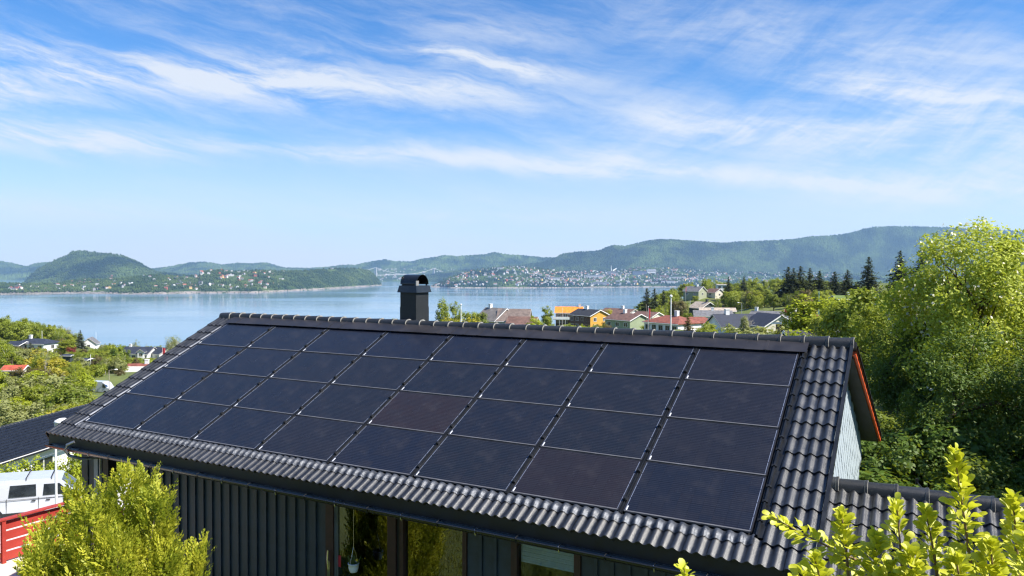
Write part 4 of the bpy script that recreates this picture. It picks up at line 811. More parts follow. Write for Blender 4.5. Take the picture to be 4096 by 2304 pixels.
def window_at(root, M4, w, h, fm, gm_, nm='window'):
    """frame with a pane behind it; M4 places the window: x along the wall, y into the wall, z up"""
    key = (round(w, 2), round(h, 2), fm.name); 
    if key not in WIN:
        b = MB(); f = .09
        for (x0, x1, z0, z1) in ((-w / 2 - f, -w / 2, -h / 2 - f, h / 2 + f), (w / 2, w / 2 + f, -h / 2 - f, h / 2 + f), (-w / 2, w / 2, h / 2, h / 2 + f), (-w / 2, w / 2, -h / 2 - f, -h / 2), (-.035, .035, -h / 2, h / 2)): b.box(x0, x1, -.07, .03, z0, z1)
        p = MB(); p.box(-w / 2, w / 2, -.02, .02, -h / 2, h / 2); WIN[key] = (b.mesh('window', fm), p.mesh('pane', gm_))
    o = new(nm, WIN[key][0], root); o.matrix_local = M4; new('pane', WIN[key][1], o)
WIN = {}
def build_house(lab, blocks, name='house', cat='house'):
    r0 = at(*blocks[0][:3]); q0 = blocks[0]; z0 = r0[2] - q0[5] / 2 * math.tan(R(q0[7])) - q0[6]
    root = new(name, None, loc=(r0[0], r0[1], z0), label=lab, cat=cat)
    for bi, (px, py, d, yaw, L, Wd, wh, pit, wm_, rm, hip, nF, nG, ch) in enumerate(blocks):
        r = at(px, py, d); T = math.tan(R(pit)); rise = Wd / 2 * T; zb = r[2] - rise - wh - z0
        MM = Matrix.Translation(Vector((r[0] - r0[0], r[1] - r0[1], zb))) @ Matrix.Rotation(R(yaw), 4, 'Z'); e = .45
        def loc(o): o.matrix_local = MM; return o
        b = MB()
        if hip: b.box(-L / 2, L / 2, -Wd / 2, Wd / 2, -2.5, wh)
        else: b.extr([(-Wd / 2, -2.5), (Wd / 2, -2.5), (Wd / 2, wh), (0, wh + rise - .12), (-Wd / 2, wh)], 'x', -L / 2, L / 2)
        loc(b.obj('wall' if bi == 0 else 'wing', wm_, root))
        b = MB(); th = .16; ez = wh - e * T
        if hip:
            hx = L / 2 - Wd / 2 * .8; o4 = [(-L / 2 - e, -Wd / 2 - e, ez), (L / 2 + e, -Wd / 2 - e, ez), (L / 2 + e, Wd / 2 + e, ez), (-L / 2 - e, Wd / 2 + e, ez)]; o5 = [(x, y, z + th) for x, y, z in o4]; rr_ = [(-hx, 0, wh + rise), (hx, 0, wh + rise)]
            b.add(o4 + o5 + rr_, [(3, 2, 1, 0), (0, 1, 5, 4), (1, 2, 6, 5), (2, 3, 7, 6), (3, 0, 4, 7), (4, 5, 9, 8), (6, 7, 8, 9), (5, 6, 9), (7, 4, 8)])
        else:
            for s in (-1, 1):
                P = [(-L / 2 - e, s * (Wd / 2 + e), ez), (L / 2 + e, s * (Wd / 2 + e), ez), (L / 2 + e, 0, wh + rise), (-L / 2 - e, 0, wh + rise)]
                b.hexa([(x, y, z - .02) for x, y, z in P] + [(x, y, z + th) for x, y, z in P])
        ro = loc(b.obj('roof', rm, root))
        if not hip:
            for s in (-1, 1):
                for x in (-L / 2 - e - .03, L / 2 + e + .0):
                    b = MB(); P = [(x, s * (Wd / 2 + e), ez - .12), (x + .05, s * (Wd / 2 + e), ez - .12), (x + .05, 0, wh + rise - .12), (x, 0, wh + rise - .12)]
                    b.hexa(P + [(a_, b_, c_ + .26) for a_, b_, c_ in P]); loc(b.obj('barge_board', wW if wm_ is not wW else wS, root))
        rows = [wh * .55] if wh < 4 else [wh * .27, wh * .74]
        for z in rows:
            for k in range(nF):
                x = -L / 2 + L * (k + .5) / nF; window_at(root, MM @ Matrix.Translation((x, -Wd / 2, z)), min(1.5, L / nF * .55), 1.15, wW if wm_ is not wW else wS, M_dgl)
            for k in range(nG):
                y = -Wd / 2 + Wd * (k + .5) / nG; window_at(root, MM @ Matrix.Translation((L / 2, y, z)) @ Matrix.Rotation(math.pi / 2, 4, 'Z'), 1.2, 1.15, wW if wm_ is not wW else wS, M_dgl)
        if ch < 5:
            b = MB(); x = ch * L / 2; b.box(x - .45, x + .45, -.4, .45, wh + rise * .5, wh + rise + 1.1); b.box(x - .52, x + .52, -.47, .52, wh + rise + 1.1, wh + rise + 1.28)
            c_ = b.obj('chimney', wW if rm not in (rTan,) else wD, ro)
        for s in (-1, 1): MB().tube([(-L / 2 - e, s * (Wd / 2 + e + .06), ez), (L / 2 + e, s * (Wd / 2 + e + .06), ez)], .07, 6).obj('gutter', wW, ro)
    return root, MM
for lab, bl in HS:
    root, MM = build_house(lab, bl)
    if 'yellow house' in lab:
        for k in range(2): o = MB().box(-5.52, 5.52, -4.32, -4.262, -2.4 if k == 0 else 2.15, 2.05 if k == 0 else 5.1).obj('front_overlay', wB, root); o.matrix_local = MM  # thin brown boxes laid over the yellow long wall
    if 'balcony' in lab:
        b = MB(); b.box(-6.2, 5.6, -6.2, -4.0, 2.0, 2.2); b.box(-6.2, 5.6, -6.25, -6.15, 2.2, 3.2); b.box(-6.25, -6.15, -6.2, -4, 2.2, 3.2)
        for k in range(6): b.box(-6 + 2.3 * k, -5.9 + 2.3 * k, -6.2, -6.1, -2, 5.0 if k in (0, 5) else 2)
        o = b.obj('balcony', wW, root); o.matrix_local = MM

# ---------------------------------------------------------------- neighbour with black tiled roof on the left
nb = new('neighbour_house', None, loc=NE, rot=(0, 0, math.pi / 2 - NAL), label='neighbour house with black tiled roof below on the left', cat='house')
NP = R(20); NW = 4.0; x0, x1 = -26.0, 12.0            # local: x along the ridge away from the viewer, y to the left
def npnt(x, t, h=0): return (x, t * math.cos(NP) - h * math.sin(NP), t * math.sin(NP) + h * math.cos(NP))
b = MB(); LS = NW / math.cos(NP)
slab(b, npnt(x1, -.05, -.06), npnt(x0, -.05, -.06), npnt(x0, LS, -.06), npnt(x1, LS, -.06), -.06)
slab(b, (x1, NW, NW * math.tan(NP) - .07), (x0, NW, NW * math.tan(NP) - .07), (x0, 2 * NW + .3, -.15), (x1, 2 * NW + .3, -.15), -.06)
b.hexa([(-9, NW, -.2), (-2, NW, -.2), (-2, NW + 12, -.2), (-9, NW + 12, -.2), (-5.6, NW - .4, 1.35), (-5.4, NW - .4, 1.35), (-5.4, NW + 12, 1.7), (-5.6, NW + 12, 1.7)])
M_ntile = pm('neighbour_tile', (.02, .024, .034), .3, var=.3, vscale=5, spec=.9, obj=.3)
nroof = b.obj('roof', M_ntile, nb)
nt_me = tile_mesh('roof_tile', .3, .42, .075, .05, M_ntile, n=8); cnt = 0; joined = []
b8 = nt_me
vv = np.array([v.co[:] for v in nt_me.vertices]); ff = [tuple(p.vertices) for p in nt_me.polygons]
JV = []; JF = []; JS = []; off = 0
for c_ in range(int((x1 - x0) / .3)):
    for r_ in range(12):
        x = x0 + c_ * .3; t_ = -.08 + r_ * .352
        Mx = Matrix.Translation(Vector(npnt(x + .3, t_, -.05))) @ Matrix.Rotation(math.pi, 4, 'Z') @ Matrix.Rotation(-NP, 4, 'X')
        Mx = Matrix.Translation(Vector(npnt(x, t_, -.05))) @ Matrix.Rotation(NP, 4, 'X')
        wx = NE[1] + x
        if -17.5 < x < -9.9 and cnt < 300: o = new('roof_tile', nt_me, nroof); o.matrix_local = Mx; cnt += 1
        else:
            Ma = np.array(Mx); JV.append(vv @ Ma[:3, :3].T + Ma[:3, 3]); JF += [tuple(k + off for k in f) for f in ff]; off += len(vv)
me = bpy.data.meshes.new('tile_field'); me.from_pydata(np.concatenate(JV).tolist(), [], JF); me.materials.append(M_ntile); me.update(); new('tile_field', me, nroof, kind='stuff')
for k in range(int((x1 - x0) / .39)): new('ridge_cap', cap_me, nroof, loc=(x0 + .39 * k, NW, NW * math.tan(NP) - .04))
b = MB(); b.box(x0 + .3, x1 - .4, .55, 2 * NW - .4, -3.4, -.12); b.obj('wall', wW, nb)
for k in range(6): window_at(nb, Matrix.Translation((x0 + 4 + k * 5.6, .55, -1.5)), 2.0, 1.1, wW, M_dgl)
MB().box(x0, x1, -.16, -.1, -.22, -.02).obj('fascia_board', wW, nb); MB().tube([(x0, -.2, -.12), (x1, -.2, -.12)], .07, 8).obj('gutter', M_alu, nb)
b = MB()
for k in range(9):
    a_ = npnt(-14 + .0, .3 + k * .42, .08); b.tube([(a_[0] - .25, a_[1], a_[2]), (a_[0] + .25, a_[1], a_[2])], .02, 5)
for s in (-.25, .25): b.tube([Vector(npnt(-14, .2, .08)) + Vector((s, 0, 0)), Vector(npnt(-14, 3.9, .08)) + Vector((s, 0, 0))], .02, 5)
b.obj('roof_ladder', M_alu, nroof)
# ---------------------------------------------------------------- white van on the drive
van = new('parked_van', None, loc=(VAN[0], 35.0, float(tz(VAN[0], 35)) + .07), rot=(0, R(2), R(26)), label='white panel van parked on the drive behind the red fence', cat='van')
Mv = pm('van_paint', (.43, .45, .49), .25, var=.03, coat=.6)
b = MB(); prof = [(-2.4, .42), (-2.44, .8), (-2.42, 1.1), (-2.3, 1.75), (-2.15, 1.92), (-1.6, 1.97), (.55, 1.95), (.95, 1.88), (1.25, 1.62), (1.72, 1.16), (1.95, 1.08), (2.35, .98), (2.46, .8), (2.46, .45), (2.3, .36), (-2.25, .36)]
def wid(z): return .95 if z < 1.05 else .95 - (z - 1.05) * .17
ml = [(x, -wid(z), z) for x, z in prof] + [(x, wid(z), z) for x, z in prof]; n = len(prof)
b.add(ml, [(i, (i + 1) % n, n + (i + 1) % n, n + i)[::-1] for i in range(n)], 0, True)
b.add(ml[:n], [tuple(range(n))[::-1]], 0); b.add(ml[n:], [tuple(range(n))], 0); body = b.obj('body', Mv, van)
def sidepane(x0_, x1_, z0_, z1_, sl0=0, sl1=0, nm='side_window'):
    for s in (-1, 1):
        b = MB(); P = [(x0_, s * (wid(z0_) + .006), z0_), (x1_, s * (wid(z0_) + .006), z0_), (x1_ - sl1, s * (wid(z1_) + .006), z1_), (x0_ + sl0, s * (wid(z1_) + .006), z1_)]
        b.hexa(P + [(x, y - s * .03, z) for x, y, z in P]); b.obj(nm, M_dgl, van)
sidepane(-1.05, .02, 1.2, 1.72, .03, .03); sidepane(.28, 1.42, 1.2, 1.7, .02, .5)
b = MB(); b.hexa([(1.68, -.78, 1.2), (1.68, .78, 1.2), (1.66, .78, 1.18), (1.66, -.78, 1.18), (1.0, -.72, 1.84), (1.0, .72, 1.84), (.98, .72, 1.82), (.98, -.72, 1.82)]); o = b.obj('windscreen', M_dgl, van); o.location = (.02, 0, .02)
for x in (-1.62, 1.5):
    for s in (-1, 1):
        b = MB(); pr_ = [(.0, -.11), (.3, -.11), (.33, -.08), (.33, .08), (.3, .11), (.0, .11)]; nn = 20
        vs_ = [(x + r_ * math.cos(2 * math.pi * k / nn), s * .86 + y_, .33 + r_ * math.sin(2 * math.pi * k / nn)) for r_, y_ in pr_ for k in range(nn)]
        b.add(vs_, [(q * nn + k, q * nn + (k + 1) % nn, (q + 1) * nn + (k + 1) % nn, (q + 1) * nn + k) for q in range(5) for k in range(nn)], 0, True); wh_ = b.obj('wheel', pm('tyre', (.015, .015, .016), .8), van)
        b = MB(); b.tube([(x, s * .955, .33), (x, s * .985, .33)], .2, 12); b.obj('rim', M_chrome, wh_)
        b = MB(); arc_ = [(x + .4 * math.cos(a_), .34 + .4 * math.sin(a_)) for a_ in np.linspace(0, math.pi, 13)] ; b.add([(p_[0], s * .956, p_[1]) for p_ in arc_], [tuple(range(13))], 0); b.obj('wheel_arch', M_black, van)
for y in (-.75, .75): MB().box(-2.47, -2.42, y - .06, y + .06, .85, 1.25).obj('tail_light', pm('lamp_red', (.5, .02, .02), .3), van)
for x in (-1.7, -.4, .6): MB().tube([(x, -.82, 1.93), (x, -.8, 2.02), (x, .8, 2.02), (x, .82, 1.93)], .025, 6).obj('roof_bar', M_black, van)
for x in (-1.12, .12, 1.3): MB().box(x, x + .014, -.958, -.94, .45, 1.15).obj('door_seam', M_black, van)
MB().box(-2.3, 2.2, -.962, -.94, .36, .5).obj('sill', M_black, van)
MB().box(-2.2, 1.2, -.96, -.94, 1.08, 1.095).obj('door_seam', M_black, van)
for x in (-.15, .42): MB().box(x, x + .16, -.985, -.955, .98, 1.02).obj('door_handle', M_black, van)
for s in (-1, 1): MB().box(1.2, 1.34, s * 1.0 - .1, s * 1.0 + .1, 1.18, 1.4).obj('mirror', M_black, van)
MB().box(-2.52, -2.4, -.9, .9, .38, .62).obj('bumper', pm('bumper_grey', (.1, .1, .11), .6), van)
# second van far down on the left
v2_ = gpos(402, 130); o = new('delivery_van', None, loc=v2_, rot=(0, 0, R(-12)), scale=.82, label='white van half hidden by bushes beside a lamp post', cat='van')
b = MB(); b.extr([(-2.6, .4), (-2.6, 2.4), (-2.4, 2.5), (1.0, 2.5), (1.6, 2.1), (2.2, 1.3), (2.8, 1.1), (2.85, .4)], 'y', -1, 1); b.obj('body', Mv, o)
b = MB(); b.hexa([(1.1, -1.01, 1.3), (1.9, -1.01, 1.3), (1.5, -1.01, 2.05), (1.1, -1.01, 2.05), (1.1, -.9, 1.3), (1.9, -.9, 1.3), (1.5, -.9, 2.05), (1.1, -.9, 2.05)]); b.obj('side_window', M_dgl, o)
for x in (-1.6, 1.7): MB().tube([(x, -1.02, .36), (x, -.8, .36)], .36, 14).obj('wheel', MATS['tyre'], o)
# ---------------------------------------------------------------- red fence and terrace
fence = new('red_fence', None, mw=HM, label='red board fence with a wide top rail along the pale terrace', cat='fence')
FX = -6.44; FZ0 = -6.72
bm_ = MB(); bm_.box(-.014, .014, 0, 1.0, 0, .235); fb_me = bm_.mesh('board', M_red)
for (ya, yb) in ((-8.0, -5.6), (-5.5, -2.32), (-2.2, .05)):
    for k in range(4): new('board', fb_me, fence, loc=(FX + rnd.uniform(-.004, .004), ya, FZ0 + .02 + k * .285), scale=(1, yb - ya, 1))
for y in (-8.06, -5.55, -2.26, .1): MB().box(FX + .0155, FX + .11, y - .05, y + .05, FZ0 - .4, FZ0 + 1.16).obj('post', M_red, fence)
MB().box(FX - .06, FX + .13, -8.1, .2, FZ0 + 1.165, FZ0 + 1.205).obj('top_rail', M_red, fence)
f_b = MB(); f_b.box(-.014, .014, 0, 1, 0, .235)
for k in range(4): o = new('board', fb_me, fence, loc=(FX + .1, .17, FZ0 + .02 + k * .285), rot=(0, 0, R(-90)), scale=(1, 2.2, 1))
terr = new('terrace', MB().box(-6.9, -1.5, -9.5, .9, FZ0 - .35, FZ0 - .06).mesh('terrace', pm('terrace_base', (.3, .28, .25), .9)), mw=HM, kind='structure')
pk = MB(); pk.box(0, .136, -10.3, 0, -.035, 0); pk_me = pk.mesh('plank', pm('deck_plank', (.6, .55, .47), .75, var=.14, vscale=1.2))
for k in range(38): new('plank', pk_me, terr, loc=(-6.9 + .142 * k, .88, FZ0 - .02 + rnd.uniform(-.002, .002)))
# ---------------------------------------------------------------- poles, lamps, flags
def pole(px, py_top, d, r, lab, name='flagpole', cat='flagpole', ball=True, mat=M_white, base=None, flag=None, grp=None, arm=0):
    top = at(px, py_top, d); zb = float(tz(top[0], d)) - .3; H = top[2] - zb
    root = new(name, None, loc=(top[0], d, zb), label=lab, cat=cat, group=grp)
    MB().tube([(0, 0, 0), (0, 0, H)], [r, r * .75], 10, mat=0).obj('pole', mat, root)
    if ball: MB().lathe([(0, H - .05), (r * 1.5, H), (r * 2, H + r * 2), (r * 1.2, H + r * 3.4), (0, H + r * 3.8)], 12).obj('knob', mat, root)
    if arm:
        MB().tube([(0, 0, H - .1), (arm * .3, 0, H + .06), (arm * .6, 0, H + .08)], r * .6, 8).obj('arm', mat, root)
        b = MB(); b.lathe([(0, 0), (.3, .01), (.27, .09), (.12, .16), (0, .17)], 16, c=(arm * .6, 0, H + .03)); b.obj('lamp_head', M_white, root)
    if flag:
        b = MB(); w, h, z = flag; n = 6
        top_ = [(w * i / n, .12 * math.sin(i * 1.3), H - z - .25 * (i / n)) for i in range(n + 1)]; bot = [(w * i / n * .9, .1 * math.sin(i * 1.3 + .4), H - z - h * (1 - .35 * i / n)) for i in range(n + 1)]
        b.add(top_ + bot, [(i, i + 1, n + 2 + i, n + 1 + i) for i in range(n)], 0, True); f_ = b.obj('flag', pm('flag_red', (.5, .04, .05), .7), root)
        b = MB(); b.add([(w * .3, .14, H - z - .1), (w * .42, .14, H - z - .12), (w * .4, .12, H - z - h * .85), (w * .28, .12, H - z - h * .85)], [(0, 1, 2, 3)]); b.obj('flag_cross', M_white, f_)
    return root
pole(2684, 1190, 60, .06, 'tall thick white pole in front of the red hipped roof')
pole(1844, 1222, 85, .055, 'white pole with ball top right of the chimney')
pole(2593, 1228, 170, .05, 'white flagpole with long red pennant beside the green house', flag=(.5, 3.6, .2))
pole(2204, 1209, 285, .06, 'thin flagpole left of the orange roof', ball=False); pole(2249, 1230, 240, .06, 'thin flagpole in front of the orange roof', ball=False); pole(2384, 1214, 300, .05, 'very thin pole above the yellow house', ball=False)
pole(2586, 1216, 200, .07, 'weathered utility pole right of the green house', ball=False, mat=pm('pole_wood', (.3, .26, .2), .8), name='utility_pole', cat='pole')
pole(2967, 1212, 200, .07, 'street lamp above the low black roof', ball=False, mat=pm('pole_grey', (.4, .42, .42), .5), name='street_lamp', cat='street lamp', arm=-1.6)
pole(3276, 1164, 150, .07, 'blue green pole beside the bright green tree', ball=False, mat=pm('pole_teal', (.2, .42, .5), .5), name='street_pole', cat='pole')
pole(3150, 1224, 190, .05, 'slim teal flagpole above the grey roofs', ball=False, mat=MATS['pole_teal']); pole(3138, 1234, 225, .04, 'flagpole flying a red flag over the grey roofed house', flag=(1.0, 2.4, .1), ball=False)
pole(2756, 1200, 320, .06, 'left one of two bare white poles below the wooded hill', ball=False); pole(2762, 1200, 322, .06, 'right one of two bare white poles below the wooded hill', ball=False)
pole(2742, 1145, 425, .05, 'flagpole with red pennant beside the lone hill house', flag=(.5, 4, .2), ball=False)
pole(168, 1323, 290, .08, 'white pole above the navy roofed house', ball=False); pole(384, 1327, 405, .08, 'white flagpole beside the steep gable by the water', ball=False)
pole(436, 1480, 128, .07, 'street lamp with white head above the half hidden van', ball=False, mat=MATS['pole_wood'], name='street_lamp', cat='street lamp', arm=2.0)
pole(650, 1390, 322, .05, 'flagpole with a red flag in front of the black roofs', flag=(1.2, 3.4, .1), ball=False); pole(500, 1420, 240, .06, 'thin pole left of the dormer house', ball=False, mat=MATS['pole_wood'], name='utility_pole', cat='pole')
pole(362, 1418, 190, .08, 'white pole with teal foot beside the dark shed', ball=False, name='street_pole', cat='pole'); pole(585, 1372, 335, .06, 'short pole behind the dormer house', ball=False, mat=MATS['pole_wood'], name='utility_pole', cat='pole')
pole(222, 1693, 29, .05, 'white street lamp post beside the roof corner, behind the thuja', ball=False, name='street_lamp', cat='street lamp', arm=.45)

# ================================================================== VEGETATION
def unit(v): return v / np.maximum(np.linalg.norm(v, axis=-1, keepdims=True), 1e-9)
def quads(C, Nn, size, rs, asp=.62, fold=0.):
    """leaf shaped quads at centres C facing Nn"""
    n = len(C); t = unit(np.cross(Nn, unit(rs.randn(n, 3)))); b_ = np.cross(Nn, t); s = size[:, None] if hasattr(size, '__len__') else size
    V = np.stack([C - t * s * .5, C + b_ * s * asp * .5 - Nn * s * fold, C + t * s * .5, C - b_ * s * asp * .5 - Nn * s * fold], 1)
    return V.reshape(-1, 3), np.arange(4 * n).reshape(n, 4)
def crown(kind, seed, H, nl, ls):
    rs = np.random.RandomState(seed)
    if kind in ('broad', 'tall', 'airy', 'bush', 'column', 'dome'):
        cz, rx, rz, ncl, cr_ = {'broad': (.6, .33, .38, 46, .105), 'tall': (.58, .2, .42, 44, .085), 'airy': (.6, .25, .4, 60, .07), 'bush': (.45, .55, .5, 40, .17), 'column': (.5, .19, .5, 70, .07), 'dome': (.52, .42, .46, 60, .11)}[kind]
        u = unit(rs.randn(ncl, 3)); rad = .35 + .6 * rs.rand(ncl) ** .6
        lump = 1 + .35 * (rs.rand(ncl) - .5)
        C = u * (rad * lump)[:, None] * np.array([rx, rx, rz]) * H + np.array([0, 0, cz * H]); C[:, 2] = np.maximum(C[:, 2], .08 * H)
        if kind == 'column': C[:, :2] *= (.55 + .6 * (1 - np.abs(C[:, 2:3] / H - .45)))
        k = rs.randint(ncl, size=nl); o = unit(rs.randn(nl, 3)) * (rs.rand(nl) ** .45)[:, None] * cr_ * H * (.7 + .6 * rs.rand(ncl))[k][:, None]
        if kind == 'airy': o[:, 2] -= rs.rand(nl) ** 2 * .14 * H
        P = C[k] + o; N_ = unit(unit(P - np.array([0, 0, cz * H * .8])) * .9 + unit(o) * .5 + rs.randn(nl, 3) * .55 + np.array([0, 0, .25]))
        return quads(P, N_, ls * (.7 + .6 * rs.rand(nl)), rs), C
    if kind == 'spruce':
        P = []; N_ = []; S = []
        nlev = 30
        for q in range(nlev):
            z = .06 + .93 * (q / nlev) ** .92; rr = .27 * (1 - z) ** .8 * (.7 + .5 * rs.rand()); nb_ = int(7 + 9 * (1 - z))
            for k in range(nb_):
                a = rs.rand() * 6.283; ln = rr * (.7 + .45 * rs.rand()); m = max(3, int(14 * ln / .2)); f = np.linspace(.12, 1, m)
                x = np.cos(a) * ln * f; y = np.sin(a) * ln * f; zz = z + .03 * f - .055 * f ** 2 * (1.2 - z)
                pp = np.stack([x, y, zz], -1) + rs.randn(m, 3) * .009; P.append(pp); N_.append(unit(np.stack([np.cos(a) * .35 + rs.randn(m) * .4, np.sin(a) * .35 + rs.randn(m) * .4, np.ones(m)], -1))); S.append(np.full(m, .052 * (1.1 - .5 * z)))
        P = np.concatenate(P) * H; N_ = np.concatenate(N_); S = np.concatenate(S) * H * (.7 + .7 * rs.rand(len(P)))
        return quads(P, N_, S, rs, .6), P[::97]
def trunk_mesh(name, H, C, seed, mat, r=.022, lean=.02):
    rs = np.random.RandomState(seed); b = MB(); zt = H * .8; pts = [(rs.randn() * lean * H * k / 4, rs.randn() * lean * H * k / 4, zt * k / 5 - .2) for k in range(6)]
    b.tube(pts, [r * H * (1 - .15 * k) for k in range(6)], 8)
    for c in C[:: max(1, len(C) // 14)]:
        z0 = min(max(c[2] * .55, .12 * H), .7 * H); k = min(4, int((z0 + .2) / (zt / 5))); p0 = Vector(pts[k]); c = Vector(c); mid = p0.lerp(c, .5) + Vector((0, 0, .04 * H)); b.tube([p0, mid, c], [r * H * .42, r * H * .26, r * H * .08], 5, caps=False)
    return b.mesh(name, mat)
PROTO = {}
LM0 = leafmat('leaf_green', (.1, .15, .014), (.22, .255, .026))
for nm, kind, H, nl, ls, n in (('broad', 'broad', 10, 5200, .42, 3), ('tall', 'tall', 10, 4200, .36, 2), ('airy', 'airy', 10, 3600, .26, 2), ('bush', 'bush', 3, 2600, .22, 3), ('dome', 'dome', 6, 4600, .3, 2), ('column', 'column', 6, 4200, .2, 1), ('spruce', 'spruce', 12, 0, 0, 3)):
    PROTO[nm] = []
    for k in range(n):
        (V, Fc), C = crown(kind, 100 + 7 * k + len(nm), H, nl, ls)
        PROTO[nm].append((mesh_np('crown', V, Fc, LM0), trunk_mesh('trunk', H, C, k, M_birch if nm == 'airy' else M_bark, .018 if nm != 'spruce' else .02), H))
L = {'green': LM0, 'yellow': leafmat('leaf_yellow_green', (.2, .25, .02), (.34, .36, .03)), 'lime': leafmat('leaf_lime', (.28, .34, .015), (.42, .46, .025)), 'gold': leafmat('leaf_gold', (.3, .27, .02), (.44, .37, .03)),
     'pale': leafmat('leaf_pale', (.2, .22, .07), (.33, .34, .13)), 'dark': leafmat('needle_dark', (.018, .03, .013), (.04, .05, .022), .15), 'brown': leafmat('leaf_brown', (.09, .07, .03), (.17, .12, .05)), 'red': leafmat('leaf_red', (.12, .012, .018), (.24, .03, .03), .25),
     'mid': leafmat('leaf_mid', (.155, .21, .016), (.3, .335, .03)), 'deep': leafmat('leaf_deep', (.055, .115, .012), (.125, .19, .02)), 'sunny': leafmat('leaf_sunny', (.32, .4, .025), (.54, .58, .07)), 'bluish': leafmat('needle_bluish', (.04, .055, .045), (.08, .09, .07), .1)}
NAMES = {'broad': ('broadleaf_tree', 'tree'), 'tall': ('broadleaf_tree', 'tree'), 'airy': ('birch_tree', 'tree'), 'bush': ('bush', 'bush'), 'dome': ('round_tree', 'tree'), 'column': ('columnar_conifer', 'conifer'), 'spruce': ('spruce_tree', 'spruce')}
vr = random.Random(42)
def plant(kind, x, y, h, leaf, lab, grp=None, wide=1., dz=0, var=None):
    pr_ = PROTO[kind]; me, tr, H = pr_[vr.randrange(len(pr_)) if var is None else var % len(pr_)]; s = h / H
    root = new(NAMES[kind][0], None, loc=(x, y, float(tz(x, y)) - .1 + dz), rot=(vr.uniform(-.03, .03), vr.uniform(-.03, .03), vr.uniform(0, 6.28)), scale=(s * wide, s * wide, s), label=lab, cat=NAMES[kind][1], group=grp)
    new('crown', me, root, mat=L[leaf]); new('trunk', tr, root); return root
def plant_px(kind, px, d, py_top, leaf, lab, grp=None, wide=1., hmin=1.5):
    x = (px - 2048) / F * d; top = at(px, py_top, d)[2]; return plant(kind, x, d, max(hmin, top - float(tz(x, d))), leaf, lab, grp, wide)
def mass(n, px, d, h, kinds, leaves, lab, grp, wide=(.85, 1.25), maxtop=None):
    """plants that nobody could tell apart, each a thing of its own"""
    k = 0; tries = 0; pts = []
    while k < n and tries < n * 30:
        tries += 1; dd = math.sqrt(vr.uniform(d[0] ** 2, d[1] ** 2)); p_ = vr.uniform(*px); x = (p_ - 2048) / F * dd; hh = vr.uniform(*h)
        if any(math.hypot(x - a, dd - b_) < c_ + hh * .22 for a, b_, c_ in HOUSES) or any(math.hypot(x - a, dd - b_) < (hh + c_) * .16 for a, b_, c_ in pts): continue
        g_ = float(tz(x, dd))
        for x_, y_, zr_, hw in VIEWS:
            if dd < y_ and abs(x * y_ / dd - x_) < hw + hh * .3 * y_ / dd: hh = min(hh, zr_ * dd / y_ - g_)
        if hh < h[0] * .55: continue
        if maxtop: 
            g_ = float(tz(x, dd)); lim = -(maxtop(p_) - 1087) / F * dd
            if g_ + hh > lim: hh = lim - g_
            if hh < h[0] * .5: continue
        kd = vr.choice(kinds); lf = vr.choice(leaves); fx = (p_ - px[0]) / (px[1] - px[0]); fd = (dd - d[0]) / (d[1] - d[0])
        place = ['far left', 'left', 'middle', 'right', 'far right'][min(4, int(fx * 5))] + ' ' + ['front', 'centre', 'back'][min(2, int(fd * 3))]
        plant(kd, x, dd, hh, lf, f"{'tall' if hh > (h[0] + h[1]) / 2 else 'low'} {LEAFN[lf]} {KINDN[kd]}, {place} {lab}", grp, vr.uniform(*wide)); pts.append((x, dd, hh)); k += 1
LEAFN = {'green': 'green', 'yellow': 'yellow green', 'lime': 'lime green', 'gold': 'golden', 'pale': 'pale green', 'brown': 'brownish', 'mid': 'fresh green', 'deep': 'dark green'}
KINDN = {'broad': 'broad tree', 'tall': 'slender tree', 'airy': 'birch', 'bush': 'bush', 'dome': 'round tree'}
VIEWS = []           # sight lines kept open to the walls of houses
for lab, bl in HS:
    q = bl[0]; r = at(q[0], q[1], q[2]); VIEWS.append((r[0], q[2], r[2] - q[5] / 2 * math.tan(R(q[7])) - q[6] * .65, q[4] * .42))
for px_, d_, py_, hw_ in ((318, 300, 1345, 5), (282, 262, 1405, 5), (452, 250, 1420, 5), (265, 268, 1385, 6), (215, 130, 1475, 5), (335, 112, 1520, 4), (402, 130, 1562, 4), (436, 128, 1530, 2), (690, 300, 1360, 4), (540, 360, 1375, 5), (365, 400, 1372, 5)):
    r = at(px_, py_, d_); VIEWS.append((r[0], d_, r[2], hw_))
G = 'trees and bushes on the left slope'
mass(46, (-120, 350), (66, 105), (2.2, 4.6), ['bush', 'bush', 'dome', 'broad'], ['pale', 'yellow', 'pale', 'lime'], 'of the thicket behind the neighbour roof', G, (1., 1.5))
mass(75, (-150, 470), (105, 190), (3.5, 7.5), ['broad', 'dome', 'bush', 'tall', 'airy'], ['yellow', 'yellow', 'mid', 'pale', 'brown', 'lime', 'gold'], 'of the middle left slope', G)
mass(70, (-150, 560), (190, 285), (3.5, 7), ['broad', 'dome', 'tall', 'bush'], ['mid', 'yellow', 'green', 'pale', 'brown', 'yellow'], 'around the left slope houses', G)
mass(95, (-220, 335), (295, 400), (8, 12.5), ['broad', 'tall', 'dome', 'airy'], ['mid', 'green', 'mid', 'yellow'], 'of the wood on the upper left slope', G, maxtop=lambda p_: 1262 + max(0, p_ - 40) * .24)
mass(36, (330, 800), (255, 430), (3, 6.5), ['broad', 'bush', 'dome'], ['mid', 'green', 'pale'], 'near the water left of the panels', G, maxtop=lambda p_: 1372 + (p_ - 330) * .03)
mass(14, (380, 720), (110, 240), (2, 3.6), ['bush', 'dome'], ['mid', 'yellow', 'green'], 'just beyond the left roof edge', G)
mass(60, (-60, 620), (150, 300), (1.2, 2.6), ['bush', 'bush', 'dome'], ['yellow', 'mid', 'pale', 'green', 'lime'], 'in the gaps of the left slope', G, (1.1, 1.7))
